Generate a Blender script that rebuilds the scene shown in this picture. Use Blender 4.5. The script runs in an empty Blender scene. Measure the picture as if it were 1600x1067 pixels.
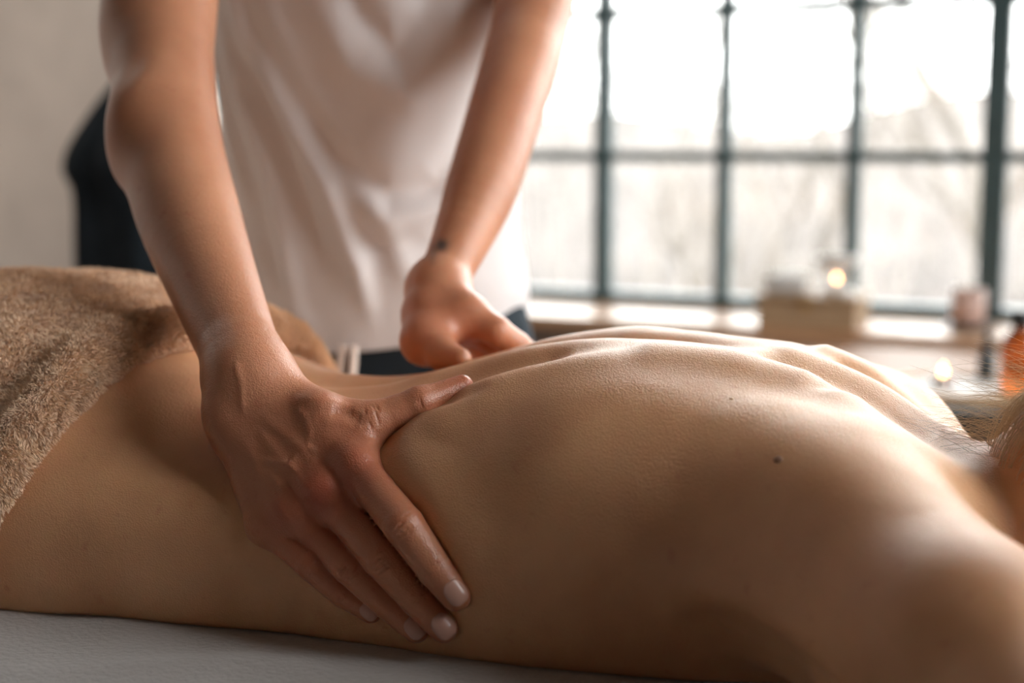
import bpy, bmesh, math, random
import numpy as np
from mathutils import Vector, Matrix
from mathutils.bvhtree import BVHTree
random.seed(7); rng = np.random.default_rng(7)
SC = bpy.context.scene

# ------------------------------------------------------------------ camera
TH, PITCH, FPX = math.radians(20), math.radians(7.8), 2222.0
CAM = np.array([0.0, 0.0, 1.05])
FW = np.array([-math.sin(TH)*math.cos(PITCH), math.cos(TH)*math.cos(PITCH), -math.sin(PITCH)])
RT = np.array([math.cos(TH), math.sin(TH), 0.0])
UP = np.cross(RT, FW)
cd = bpy.data.cameras.new('camera'); cam = bpy.data.objects.new('camera', cd)
SC.collection.objects.link(cam)
cam.matrix_world = Matrix([[RT[i], UP[i], -FW[i], CAM[i]] for i in range(3)] + [[0, 0, 0, 1]])
cd.sensor_width = 36; cd.lens = 36*FPX/1600
cd.clip_start = 0.02; cd.clip_end = 300
cd.dof.use_dof = True; cd.dof.focus_distance = 0.875; cd.dof.aperture_fstop = 3.2; cd.dof.aperture_blades = 0
SC.camera = cam

# ------------------------------------------------------------------ sky: a bright overcast winter day
wd = bpy.data.worlds.new('overcast_sky'); SC.world = wd; wd.use_nodes = True
nt = wd.node_tree; nt.nodes.clear()
o_ = nt.nodes.new('ShaderNodeOutputWorld'); b_ = nt.nodes.new('ShaderNodeBackground')
b_.inputs[0].default_value = (1.0, 0.98, 0.965, 1)
# standard overcast sky: three times as bright overhead as at the horizon
g_ = nt.nodes.new('ShaderNodeNewGeometry') if False else nt.nodes.new('ShaderNodeTexCoord')
s_ = nt.nodes.new('ShaderNodeSeparateXYZ'); nt.links.new(g_.outputs['Generated'], s_.inputs[0])
m0_ = nt.nodes.new('ShaderNodeMath'); m0_.operation = 'MAXIMUM'; m0_.inputs[1].default_value = 0; nt.links.new(s_.outputs[2], m0_.inputs[0])
m_ = nt.nodes.new('ShaderNodeMath'); m_.operation = 'MULTIPLY_ADD'; nt.links.new(m0_.outputs[0], m_.inputs[0])
m_.inputs[1].default_value = 15.0; m_.inputs[2].default_value = 7.5; nt.links.new(m_.outputs[0], b_.inputs[1])
nt.links.new(b_.outputs[0], o_.inputs[0])
SC.view_settings.view_transform = 'Standard'; SC.view_settings.look = 'None'
SC.view_settings.gamma = 1; SC.view_settings.use_curve_mapping = False
SC.view_settings.exposure = 0.0
SC.cycles.use_denoising = True
SC.cycles.max_bounces = 8; SC.cycles.transparent_max_bounces = 12
SC.cycles.caustics_reflective = False; SC.cycles.caustics_refractive = False

# window wall: a line 5 degrees off the table's long side
W0 = np.array([-0.662, 3.252, 0.0])
WU = np.array([math.cos(math.radians(-5)), math.sin(math.radians(-5)), 0.0])
WN = np.array([-WU[1], WU[0], 0.0])           # outward
ZW = np.array([0, 0, 1.0])
WALL_M = Matrix([[WU[i], WN[i], ZW[i], W0[i]] for i in range(3)] + [[0, 0, 0, 1]])   # local (s, outward, z)
WIN_S0, WIN_S1, WIN_Z0, WIN_Z1 = -1.53, 2.1, 0.69, 2.70

def portal(name, centre, into, sx, sy):
    l = bpy.data.lights.new(name, 'AREA'); l.shape = 'RECTANGLE'; l.size = sx; l.size_y = sy
    l.cycles.is_portal = True
    o = bpy.data.objects.new(name, l); SC.collection.objects.link(o)
    o.location = centre
    o.rotation_euler = Vector(into).to_track_quat('-Z', 'Z').to_euler()
    return o
def wl(s, o, z): return W0 + s*WU + o*WN + z*ZW
portal('window_daylight', wl((WIN_S0+WIN_S1)/2, 0.14, (WIN_Z0+WIN_Z1)/2), -WN, WIN_S1-WIN_S0, WIN_Z1-WIN_Z0)
RX0, RX1, RY0 = -2.25, 2.3, -2.2               # room in wall coordinates: s range and depth
ROOM_D = 5.6; ROOM_H = 2.9
SIDE = dict(o0=-2.62, o1=-.4, z0=0.9, z1=2.6)  # unseen window added in the right-hand wall, sized for the fill light
portal('added_window_daylight', wl(RX1+0.14, (SIDE['o0']+SIDE['o1'])/2, (SIDE['z0']+SIDE['z1'])/2), -WU, SIDE['o1']-SIDE['o0'], SIDE['z1']-SIDE['z0'])

# added unseen area light under the ceiling, brightens the concrete wall on the left
wl_ = bpy.data.lights.new('added_wall_light', 'AREA'); wl_.shape = 'RECTANGLE'; wl_.size = 1.6; wl_.size_y = .08; wl_.energy = 16; wl_.color = (1, .97, .93)
wo_ = bpy.data.objects.new('added_wall_light', wl_); SC.collection.objects.link(wo_)
wo_.location = wl(RX0+.85, -1.35, ROOM_H-.10); wo_.rotation_euler = Vector(-WU*.8-ZW*1.15).to_track_quat('-Z', 'Y').to_euler()
wo_.rotation_euler = Matrix([list(WN), list(np.cross(-WU*.571+ZW*-.821, WN)*-1), list(WU*.571+ZW*.821)]).transposed().to_euler()

# ------------------------------------------------------------------ helpers
def pix(px, py, d):
    "a point of the room seen at a pixel of the photograph, at depth d (metres) before the camera"
    return CAM + d*(FW + (px-800)/FPX*RT + (533.5-py)/FPX*UP)
def tag(o, label=None, cat=None, group=None, kind=None):
    for k, v in (('label', label), ('category', cat), ('group', group), ('kind', kind)):
        if v: o[k] = v
    return o
def empty(name, loc, rz=0):
    o = bpy.data.objects.new(name, None); SC.collection.objects.link(o)
    o.location = loc; o.rotation_euler = (0, 0, rz); o.empty_display_size = 0.05
    return o
def link(name, me, mats=None, parent=None, smooth=True):
    o = bpy.data.objects.new(name, me); SC.collection.objects.link(o)
    if mats is not None:
        for m in (mats if isinstance(mats, (list, tuple)) else [mats]): me.materials.append(m)
    if parent is not None:
        o.parent = parent
    if smooth and len(me.polygons):
        me.polygons.foreach_set('use_smooth', np.ones(len(me.polygons), bool))
    return o
def mesh_np(name, V, F):
    me = bpy.data.meshes.new(name)
    V = np.asarray(V, np.float32); F = np.asarray(F, np.int32)
    k = F.shape[1]
    me.vertices.add(len(V)); me.vertices.foreach_set('co', V.ravel())
    me.loops.add(F.size); me.loops.foreach_set('vertex_index', F.ravel())
    me.polygons.add(len(F)); me.polygons.foreach_set('loop_start', np.arange(0, F.size, k, dtype=np.int32))
    me.update(calc_edges=True)
    return me
def vcolor(me, name, val):
    a = me.attributes.new(name, 'FLOAT', 'POINT'); a.data.foreach_set('value', np.asarray(val, np.float32))
class MB:
    "collects boxes, tubes, lathes into ONE mesh"
    def __init__(s): s.bm = bmesh.new()
    def box(s, c, size, rz=0, bev=0.0, M=None, seg=2):
        r = bmesh.ops.create_cube(s.bm, size=1)
        vs = r['verts']
        bmesh.ops.scale(s.bm, vec=size, verts=vs)
        if bev > 0:
            es = list({e for v in vs for e in v.link_edges})
            rb = bmesh.ops.bevel(s.bm, geom=es, offset=bev, segments=seg, affect='EDGES', profile=0.5)
            vs = list({v for f in rb['faces'] for v in f.verts} | {v for v in vs if v.is_valid})
        T = Matrix.Translation(c) @ Matrix.Rotation(rz, 4, 'Z')
        if M is not None: T = M @ T
        bmesh.ops.transform(s.bm, matrix=T, verts=vs); return s
    def lathe(s, prof, c=(0, 0, 0), n=40, M=None):
        rings = []
        for (r, z) in prof:
            rings.append([s.bm.verts.new((r*math.cos(2*math.pi*i/n), r*math.sin(2*math.pi*i/n), z)) for i in range(n)])
        for a, b in zip(rings, rings[1:]):
            for i in range(n): s.bm.faces.new((a[i], a[(i+1) % n], b[(i+1) % n], b[i]))
        for rg, rev in ((rings[0], True), (rings[-1], False)):
            s.bm.faces.new(list(reversed(rg)) if rev else rg)
        vs = [v for rg in rings for v in rg]
        T = Matrix.Translation(c)
        if M is not None: T = M @ T
        bmesh.ops.transform(s.bm, matrix=T, verts=vs); return s
    def tube(s, pts, r, n=10, M=None):
        pts = [Vector(p) for p in pts]; rr = r if hasattr(r, '__len__') else [r]*len(pts)
        rings = []; up = Vector((0, 0, 1))
        for i, p in enumerate(pts):
            t = (pts[min(i+1, len(pts)-1)] - pts[max(i-1, 0)]).normalized()
            a = t.cross(up)
            if a.length < 1e-3: a = t.cross(Vector((1, 0, 0)))
            a.normalize(); b = t.cross(a)
            rings.append([s.bm.verts.new(p + rr[i]*(math.cos(2*math.pi*k/n)*a + math.sin(2*math.pi*k/n)*b)) for k in range(n)])
        for A, B in zip(rings, rings[1:]):
            for i in range(n): s.bm.faces.new((A[i], A[(i+1) % n], B[(i+1) % n], B[i]))
        s.bm.faces.new(list(reversed(rings[0]))); s.bm.faces.new(rings[-1])
        if M is not None: bmesh.ops.transform(s.bm, matrix=M, verts=[v for r_ in rings for v in r_])
        return s
    def build(s, name, mat, parent=None, smooth=False):
        bmesh.ops.recalc_face_normals(s.bm, faces=s.bm.faces)
        me = bpy.data.meshes.new(name); s.bm.to_mesh(me); s.bm.free()
        o = link(name, me, mat, parent, smooth)
        if parent is not None and smooth == 'w': pass
        return o
def keep_world(o, parent):
    o.parent = parent; o.matrix_parent_inverse = parent_world(parent).inverted(); return o
def parent_world(p):
    M = p.matrix_basis.copy() if p.matrix_basis else Matrix()
    q = p
    while q.parent is not None:
        q = q.parent; M = q.matrix_basis @ M
    return M

# ------------------------------------------------------------------ materials
MATS = {}
def nodes(name):
    m = bpy.data.materials.new(name); m.use_nodes = True
    t = m.node_tree; b = t.nodes['Principled BSDF']
    return m, t, b
def N(t, kind, **kw):
    n = t.nodes.new(kind)
    for k, v in kw.items():
        if k in n.inputs: n.inputs[k].default_value = v
        else: setattr(n, k, v)
    return n
def ramp(t, fac, stops):
    r = t.nodes.new('ShaderNodeValToRGB'); e = r.color_ramp.elements
    while len(e) < len(stops): e.new(0.5)
    for i, (p, c) in enumerate(stops):
        e[i].position = p; e[i].color = (*c, 1) if len(c) == 3 else c
    t.links.new(fac, r.inputs[0]); return r.outputs[0]
def simple(name, col, rough=0.5, spec=0.5, metal=0.0, noise=0.0, scale=20, bump=0.0, bscale=60, coat=0.0):
    m, t, b = nodes(name)
    b.inputs['Roughness'].default_value = rough; b.inputs['Metallic'].default_value = metal
    b.inputs['Specular IOR Level'].default_value = spec; b.inputs['Coat Weight'].default_value = coat
    co = N(t, 'ShaderNodeTexCoord')
    n = N(t, 'ShaderNodeTexNoise', Scale=scale, Detail=5.0); t.links.new(co.outputs['Object'], n.inputs['Vector'])
    c1 = tuple(max(0, c*(1-noise)) for c in col); c2 = tuple(min(1, c*(1+noise)) for c in col)
    t.links.new(ramp(t, n.outputs[0], [(0.3, c1), (0.7, c2)]), b.inputs['Base Color'])
    if bump:
        n2 = N(t, 'ShaderNodeTexNoise', Scale=bscale, Detail=4.0); t.links.new(co.outputs['Object'], n2.inputs['Vector'])
        bp = N(t, 'ShaderNodeBump', Strength=bump, Distance=0.004)
        t.links.new(n2.outputs[0], bp.inputs['Height']); t.links.new(bp.outputs[0], b.inputs['Normal'])
    MATS[name] = m; return m
def wood(name, c1, c2, rough=0.35, scale=3.0, axis=0, coat=0.0):
    m, t, b = nodes(name)
    co = N(t, 'ShaderNodeTexCoord'); mp = N(t, 'ShaderNodeMapping')
    sc = [14.0, 14.0, 14.0]; sc[axis] = 1.2; mp.inputs['Scale'].default_value = sc
    t.links.new(co.outputs['Object'], mp.inputs[0])
    n = N(t, 'ShaderNodeTexNoise', Scale=scale, Detail=8.0, Distortion=1.2); t.links.new(mp.outputs[0], n.inputs['Vector'])
    t.links.new(ramp(t, n.outputs[0], [(0.3, c1), (0.7, c2)]), b.inputs['Base Color'])
    b.inputs['Roughness'].default_value = rough; b.inputs['Coat Weight'].default_value = coat
    bp = N(t, 'ShaderNodeBump', Strength=0.15, Distance=0.002)
    t.links.new(n.outputs[0], bp.inputs['Height']); t.links.new(bp.outputs[0], b.inputs['Normal'])
    return m
def glass_pane():
    m, t, b = nodes('window_glass'); t.nodes.remove(b)
    o = [n for n in t.nodes if n.type == 'OUTPUT_MATERIAL'][0]
    tr = N(t, 'ShaderNodeBsdfTransparent'); tr.inputs[0].default_value = (0.94, 0.96, 0.96, 1)
    gl = N(t, 'ShaderNodeBsdfGlossy', Roughness=0.02)
    lw = N(t, 'ShaderNodeFresnel', IOR=1.45); mx = N(t, 'ShaderNodeMixShader')
    t.links.new(lw.outputs[0], mx.inputs[0]); t.links.new(tr.outputs[0], mx.inputs[1]); t.links.new(gl.outputs[0], mx.inputs[2])
    t.links.new(mx.outputs[0], o.inputs[0]); return m
def skin(name, base, red, rough, attr=False, sss=0.35, scale=1.0):
    "skin: mottled colour, redder where the 'flush' attribute says so, pores and fine relief"
    m, t, b = nodes(name)
    co = N(t, 'ShaderNodeTexCoord')
    n1 = N(t, 'ShaderNodeTexNoise', Scale=14.0, Detail=4.0); t.links.new(co.outputs['Object'], n1.inputs['Vector'])
    d = tuple(c*0.86 for c in base); l = tuple(min(1, c*1.12) for c in base)
    col = ramp(t, n1.outputs[0], [(0.32, (d[0]*1.02, d[1]*0.94, d[2]*0.9)), (0.68, l)])
    at = N(t, 'ShaderNodeAttribute', attribute_name='flush')
    mx = N(t, 'ShaderNodeMix', data_type='RGBA')
    t.links.new(at.outputs['Fac'], mx.inputs[0]); t.links.new(col, mx.inputs[6]); mx.inputs[7].default_value = (*red, 1)
    # tiny freckles
    v = N(t, 'ShaderNodeTexNoise', Scale=95.0, Detail=2.0); t.links.new(co.outputs['Object'], v.inputs['Vector'])
    fr = ramp(t, v.outputs[0], [(0.66, (0, 0, 0)), (0.78, (0.35, 0.35, 0.35))])
    m2 = N(t, 'ShaderNodeMix', data_type='RGBA'); t.links.new(fr, m2.inputs[0]); t.links.new(mx.outputs[2], m2.inputs[6])
    m2.inputs[7].default_value = (red[0]*0.9, red[1]*0.8, red[2]*0.8, 1)
    t.links.new(m2.outputs[2], b.inputs['Base Color'])
    b.inputs['Subsurface Weight'].default_value = sss; b.inputs['Subsurface Scale'].default_value = 0.012*scale
    b.inputs['Subsurface Radius'].default_value = (1.0, 0.35, 0.18)
    b.inputs['Specular IOR Level'].default_value = 0.5
    vo = N(t, 'ShaderNodeTexVoronoi', Scale=900.0); t.links.new(co.outputs['Object'], vo.inputs['Vector'])
    n2 = N(t, 'ShaderNodeTexNoise', Scale=330.0, Detail=3.0); t.links.new(co.outputs['Object'], n2.inputs['Vector'])
    ad = N(t, 'ShaderNodeMath', operation='ADD'); t.links.new(vo.outputs['Distance'], ad.inputs[0]); t.links.new(n2.outputs[0], ad.inputs[1])
    bp = N(t, 'ShaderNodeBump', Strength=0.30, Distance=0.0008)
    t.links.new(ad.outputs[0], bp.inputs['Height']); t.links.new(bp.outputs[0], b.inputs['Normal'])
    n3 = N(t, 'ShaderNodeTexNoise', Scale=60.0, Detail=3.0); t.links.new(co.outputs['Object'], n3.inputs['Vector'])
    mr = N(t, 'ShaderNodeMapRange'); t.links.new(n3.outputs[0], mr.inputs[0])
    mr.inputs[3].default_value = rough-0.07; mr.inputs[4].default_value = rough+0.09
    t.links.new(mr.outputs[0], b.inputs['Roughness'])
    return m
# ------------------------------------------------------------------ implicit surfaces
BIG = 1e3
def smin(a, b, k):
    if k <= 0: return np.minimum(a, b)
    h = np.maximum(k-np.abs(a-b), 0)/k
    return np.minimum(a, b) - h*h*k*0.25
def smax(a, b, k): return -smin(-a, -b, k)
class Cone:
    "capsule with two radii; optional flattening along a direction"
    def __init__(s, a, b, ra, rb, k=0.01, flat=None):
        s.a = np.asarray(a, float); s.b = np.asarray(b, float); s.ra = ra; s.rb = rb; s.k = k; s.flat = flat
        r = max(ra, rb)*(1 if flat is None else max(1, flat[1])); s.lo = np.minimum(s.a, s.b)-r; s.hi = np.maximum(s.a, s.b)+r
    def d(s, P):
        ab = s.b-s.a; ap = P-s.a
        t = np.clip(ap@ab/(ab@ab), 0, 1)
        v = ap-t[:, None]*ab
        if s.flat is not None:
            n, f = s.flat; q = v@n; v = v+(q*(1/f-1))[:, None]*n
        return np.sqrt((v*v).sum(1)) - (s.ra+(s.rb-s.ra)*t)
class Tube:
    "round limb: a smooth curve through points with smoothly changing radius; flat=(direction, factor)"
    def __init__(s, pts, rad, k=0.01, n=5, flat=None):
        p = np.array([list(a)+[r] for a, r in zip(pts, rad)], float); q = []
        for i in range(len(p)-1):
            m0 = (p[i+1]-p[max(i-1, 0)])/2; m1 = (p[min(i+2, len(p)-1)]-p[i])/2
            for t in np.arange(n)/n:
                q.append((2*t**3-3*t**2+1)*p[i]+(t**3-2*t**2+t)*m0+(-2*t**3+3*t**2)*p[i+1]+(t**3-t**2)*m1)
        q.append(p[-1]); q = np.array(q); s.q = q; s.k = k; s.flat = flat
        R = q[:, 3].max()*1.4; s.lo = q[:, :3].min(0)-R; s.hi = q[:, :3].max(0)+R
    def d(s, P):
        best = np.full(len(P), BIG)
        for A, Bq in zip(s.q, s.q[1:]):
            ab = Bq[:3]-A[:3]; ap = P-A[:3]; t = np.clip(ap@ab/(ab@ab), 0, 1); v = ap-t[:, None]*ab
            if s.flat is not None:
                n, f = s.flat; w = v@n; v = v+(w*(1/f-1))[:, None]*n
            best = np.minimum(best, np.sqrt((v*v).sum(1))-(A[3]+(Bq[3]-A[3])*t))
        return best
class Ell:
    def __init__(s, c, r, R=None, k=0.01):
        s.c = np.asarray(c, float); s.r = np.asarray(r, float); s.R = R; s.k = k
        m = s.r.max(); s.lo = s.c-m; s.hi = s.c+m
    def d(s, P):
        q = P-s.c
        if s.R is not None: q = q@s.R           # columns of R = axes
        a = q/s.r; k0 = np.sqrt((a*a).sum(1)); k1 = np.sqrt(((a/s.r)**2).sum(1))+1e-9
        return k0*(k0-1)/k1
class Fn:
    def __init__(s, f, lo, hi, k=0.01): s.f = f; s.lo = np.array(lo, float); s.hi = np.array(hi, float); s.k = k
    def d(s, P): return s.f(P)
class Field:
    def __init__(s): s.ops = []; s.post = []
    def add(s, p): s.ops.append(('+', p)); return s
    def cut(s, p): s.ops.append(('-', p)); return s
    def __call__(s, P, pad=0.03):
        D = np.full(len(P), BIG)
        if not len(P): return D
        plo, phi = P.min(0), P.max(0)
        for op, p in s.ops:
            e_ = pad+p.k
            if (plo > p.hi+e_).any() or (phi < p.lo-e_).any(): continue
            m = ((P > p.lo-pad-p.k) & (P < p.hi+pad+p.k)).all(1)
            if not m.any(): continue
            i = np.nonzero(m)[0]; d = p.d(P[i])
            D[i] = smin(D[i], d, p.k) if op == '+' else smax(D[i], -d, p.k)
        for f in s.post: D = f(P, D)
        return D
def polygonize(field, lo, hi, h, project=1, B=8):
    lo = np.array(lo, float); hi = np.array(hi, float)
    nb = np.ceil((hi-lo)/(h*B)).astype(int)
    g = np.stack(np.meshgrid(*[np.arange(n) for n in nb], indexing='ij'), -1).reshape(-1, 3)
    ctr = lo+(g+0.5)*h*B
    d = field(ctr, pad=h*B*1.2)
    g = g[np.abs(d) < h*B*1.15+0.004]
    loc = np.stack(np.meshgrid(*[np.arange(B+1)]*3, indexing='ij'), -1).reshape(-1, 3)
    NN = nb*B+2; key = lambda I: (I[..., 0].astype(np.int64)*NN[1]+I[..., 1])*NN[2]+I[..., 2]
    vals = np.empty((len(g), (B+1)**3), np.float32)
    step = 48
    for i in range(0, len(g), step):
        G = g[i:i+step]; P = (lo+(G[:, None]*B+loc[None])*h).reshape(-1, 3)
        vals[i:i+step] = field(P).reshape(len(G), -1)
    V = vals.reshape(-1, B+1, B+1, B+1); S = V < 0
    corners = [(0, 0, 0), (1, 0, 0), (0, 1, 0), (1, 1, 0), (0, 0, 1), (1, 0, 1), (0, 1, 1), (1, 1, 1)]
    sl = lambda A, c: A[:, c[0]:c[0]+B, c[1]:c[1]+B, c[2]:c[2]+B]
    cnt = sum(sl(S, c).astype(np.int8) for c in corners)
    bi, x, y, z = np.nonzero((cnt > 0) & (cnt < 8))
    cv = np.stack([V[bi, x+c[0], y+c[1], z+c[2]] for c in corners], 1)
    acc = np.zeros((len(bi), 3)); n = np.zeros(len(bi))
    for a in range(8):
        for ax in range(3):
            if corners[a][ax]: continue
            c2 = list(corners[a]); c2[ax] = 1; b = corners.index(tuple(c2))
            va, vb = cv[:, a], cv[:, b]; m = (va < 0) != (vb < 0)
            t = np.where(m, va/np.where(m, va-vb, 1), 0)
            p = np.tile(np.array(corners[a], float), (len(bi), 1)); p[:, ax] += t
            acc += p*m[:, None]; n += m
    I = np.stack([x, y, z], 1)+g[bi]*B
    P = lo+(I+acc/n[:, None])*h
    K = key(I); order = np.argsort(K); Ks = K[order]; P = P[order]
    quads = []
    for ax in range(3):
        c2 = [0, 0, 0]; c2[ax] = 1
        A = sl(S, (0, 0, 0)); Bq = sl(S, tuple(c2))
        e = np.nonzero(A != Bq)
        if not len(e[0]): continue
        I0 = np.stack(e[1:], 1)+g[e[0]]*B
        u, w = [(1, 2), (2, 0), (0, 1)][ax]
        q = []
        for du, dw in ((0, 0), (-1, 0), (-1, -1), (0, -1)):
            J = I0.copy(); J[:, u] += du; J[:, w] += dw; q.append(key(J))
        q = np.stack(q, 1); j = np.searchsorted(Ks, q); j = np.clip(j, 0, len(Ks)-1)
        ok = (Ks[j] == q).all(1)
        fl = A[e]; j = np.where(fl[:, None], j, j[:, ::-1])
        quads.append(j[ok])
    Fq = np.concatenate(quads)
    for _ in range(project): P = newton(field, P, h)
    return P, Fq
def grad(field, P, e, f=None):
    G = np.empty_like(P)
    for a in range(3):
        o = np.zeros(3); o[a] = e
        G[:, a] = (field(P+o)-f)/e if f is not None else (field(P+o)-field(P-o))/(2*e)
    return G
def newton(field, P, h):
    if len(P) > 30000: return np.concatenate([newton(field, p, h) for p in np.array_split(P, len(P)//15000)])
    f = field(P); G = grad(field, P, h*0.15, f); g2 = (G*G).sum(1)+1e-6
    s = np.clip(f/np.sqrt(g2), -h*0.6, h*0.6)
    return P-(s/np.sqrt(g2))[:, None]*G
def basis(x, up=(0, 0, 1)):
    x = np.asarray(x, float); x = x/np.linalg.norm(x); y = np.cross(up, x); y /= np.linalg.norm(y)
    return np.stack([x, y, np.cross(x, y)], 1)
def trace(field, px, py, d0=0.4, d1=1.6):
    "first depth at which the ray through a pixel meets the field"
    t = np.arange(d0, d1, 0.002); D = FW + (px-800)/FPX*RT + (533.5-py)/FPX*UP
    v = field(CAM+t[:, None]*D); i = np.nonzero(v < 0)[0]
    return t[i[0]] if len(i) else None
def polydist(P, L):
    "distance to a polyline and the parameter 0..1 along it"
    L = np.asarray(L, float); best = np.full(len(P), BIG); par = np.zeros(len(P)); n = len(L)-1
    for i in range(n):
        a, b = L[i], L[i+1]; ab = b-a; t = np.clip((P-a)@ab/(ab@ab), 0, 1)
        d = np.linalg.norm(P-a-t[:, None]*ab, axis=1); m = d < best
        best[m] = d[m]; par[m] = (i+t[m])/n
    return best, par

def lattice_noise(P, scale, seed=0):
    "smooth value noise in -1..1"
    r = np.random.default_rng(seed).random((32, 32, 32))*2-1
    q = P*scale; i = np.floor(q).astype(int); f = q-i; f = f*f*(3-2*f); out = 0
    for dx in (0, 1):
        for dy in (0, 1):
            for dz in (0, 1):
                w = (f[:, 0] if dx else 1-f[:, 0])*(f[:, 1] if dy else 1-f[:, 1])*(f[:, 2] if dz else 1-f[:, 2])
                out = out+w*r[(i[:, 0]+dx) % 32, (i[:, 1]+dy) % 32, (i[:, 2]+dz) % 32]
    return out
def vnormals(P, F):
    n = np.zeros_like(P); a, b, c = P[F[:, 0]], P[F[:, 1]], P[F[:, 2]]
    fn = np.cross(b-a, c-a)
    if F.shape[1] == 4: fn = np.cross(P[F[:, 2]]-P[F[:, 0]], P[F[:, 3]]-P[F[:, 1]])
    for k in range(F.shape[1]): np.add.at(n, F[:, k], fn)
    return n/(np.linalg.norm(n, axis=1)[:, None]+1e-12)
# ------------------------------------------------------------------ the person lying on the table
TZ = 0.75                                     # top of the sheet
SEC = np.array([                              # x, y centre, half width, z top, z bottom
 [-1.00, .905, .130, .890, .722], [-0.85, .905, .165, .925, .712], [-0.72, .905, .182, .938, .705], [-0.62, .905, .180, .921, .705],
 [-0.55, .908, .168, .896, .708], [-0.49, .908, .157, .880, .700], [-0.42, .908, .150, .883, .695], [-0.36, .908, .152, .900, .695],
 [-0.305, .911, .160, .917, .698], [-0.246, .914, .166, .925, .706], [-0.167, .914, .157, .923, .708], [-0.117, .914, .140, .912, .712],
 [-0.077, .914, .125, .894, .72], [-0.036, .914, .105, .866, .735], [0.0, .914, .07, .845, .75], [0.05, .914, .05, .83, .76]])
from_x = SEC[:, 0]
def spl(x, c):
    # smooth (cosine-free) interpolation: Catmull-Rom through the table
    i = np.clip(np.searchsorted(from_x, x)-1, 0, len(from_x)-2)
    x0, x1 = from_x[i], from_x[i+1]; t = np.clip((x-x0)/(x1-x0), 0, 1)
    y0, y1 = c[i], c[i+1]; im = np.maximum(i-1, 0); ip = np.minimum(i+2, len(from_x)-1)
    m0 = (y1-c[im])/(x1-from_x[im])*(x1-x0); m1 = (c[ip]-y0)/(from_x[ip]-x0)*(x1-x0)
    return (2*t**3-3*t**2+1)*y0+(t**3-2*t**2+t)*m0+(-2*t**3+3*t**2)*y1+(t**3-t**2)*m1
def gauss(d, s): return np.exp(-(d/s)**2)
def torso(P):
    x = np.clip(P[:, 0], -1.0, 0.05)
    yc, a, zt, zb = (spl(x, SEC[:, k]) for k in (1, 2, 3, 4)); a = a+.007; yc = yc-.004
    b = (zt-zb)/2; zc = (zt+zb)/2
    # the flank is fullest a little below half height, the back gently domed
    dy = (P[:, 1]-yc)/a; dz = (P[:, 2]-zc)/b
    n = np.where(dz < 0, 3.1, 2.35)
    ay = np.abs(dy)+1e-6; az = np.abs(dz)+1e-6
    q = (ay**n+az**n)**(1/n)
    gy = (ay/q)**(n-1)/a; gz = (az/q)**(n-1)/b
    d = (q-1)/np.sqrt(gy*gy+gz*gz+1e-9)
    e = np.maximum(P[:, 0]-0.05, -1.0-P[:, 0])
    return np.where(e > 0, np.sqrt(np.maximum(d, 0)**2+e*e), d)
body = Field()
body.add(Fn(torso, (-1.0, .70, .72), (0.05, 1.12, .96), 0.02))
ELB = pix(1830, 1400, 0.52); SH = np.array([-0.080, .790, .830])
for sgn in (1, -1):                            # near arm, far arm (mirrored in the spine's plane)
    mir = lambda p: np.array([p[0], .914+(p[1]-.914)*sgn, p[2]])
    sh, el = mir(SH), mir(ELB)
    if sgn < 0: sh = sh+(-.012, -.004, -.024); el = np.array([-.01, 1.205, .690])
    wr = mir(np.array([0.40, .66, .785])) if sgn > 0 else np.array([.05, 1.20, .455])
    mid = sh+(el-sh)*0.45+np.array([0, 0, .006])
    body.add(Cone(sh+(0, .0, 0), mid, .056, .047, .05))
    body.add(Cone(mid, el, .047, .040, .02))
    body.add(Cone(el, el+(wr-el)*.4, .040, .036, .02)); body.add(Cone(el+(wr-el)*.4, wr, .036, .024, .02))
    body.add(Ell(wr+(wr-el)*.28+(0, 0, -.006), (.075, .042, .014), basis(wr-el), .02))
    # latissimus / back of the armpit, running from the flank into the arm
    body.add(Cone(mir(np.array([-.23, .815, .84])), mir(np.array([-.10, .775, .835])), .050, .046, .05))
    body.add(Cone(mir(np.array([-.13, .80, .845])), mid, .040, .036, .04))
    if sgn > 0: body.add(Tube([(-.20, .800, .824), (-.115, .742, .812), (-.03, .680, .806)], [.034, .041, .045], .022))
    # shoulder blade and trapezius
    lw = np.array([0, 0, 0 if sgn > 0 else -.016])
    body.add(Cone(lw+mir(np.array([-.085, .80, .858])), lw+mir(np.array([-.015, .87, .822])), .024, .024, .03))
    # thighs, calves
    hy = .914+(-.085)*sgn
    body.add(Cone((-.95, hy, .835), (-1.28, hy, .81), .085, .058, .06)); body.add(Cone((-1.28, hy, .81), (-1.42, hy, .812), .055, .058, .03))
    body.add(Cone((-1.42, hy, .812), (-1.66, hy, .79), .056, .034, .02)); body.add(Cone((-1.68, hy, .79), (-1.83, hy, .785), .032, .024, .02))
# neck and head, face down
body.add(Cone((-.05, .905, .810), (.07, .895, .812), .048, .046, .03))
body.add(Ell((.074, .900, .830), (.098, .072, .090), None, .02))
body.add(Ell((.080, .90, .79), (.060, .056, .045), None, .03))
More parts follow.
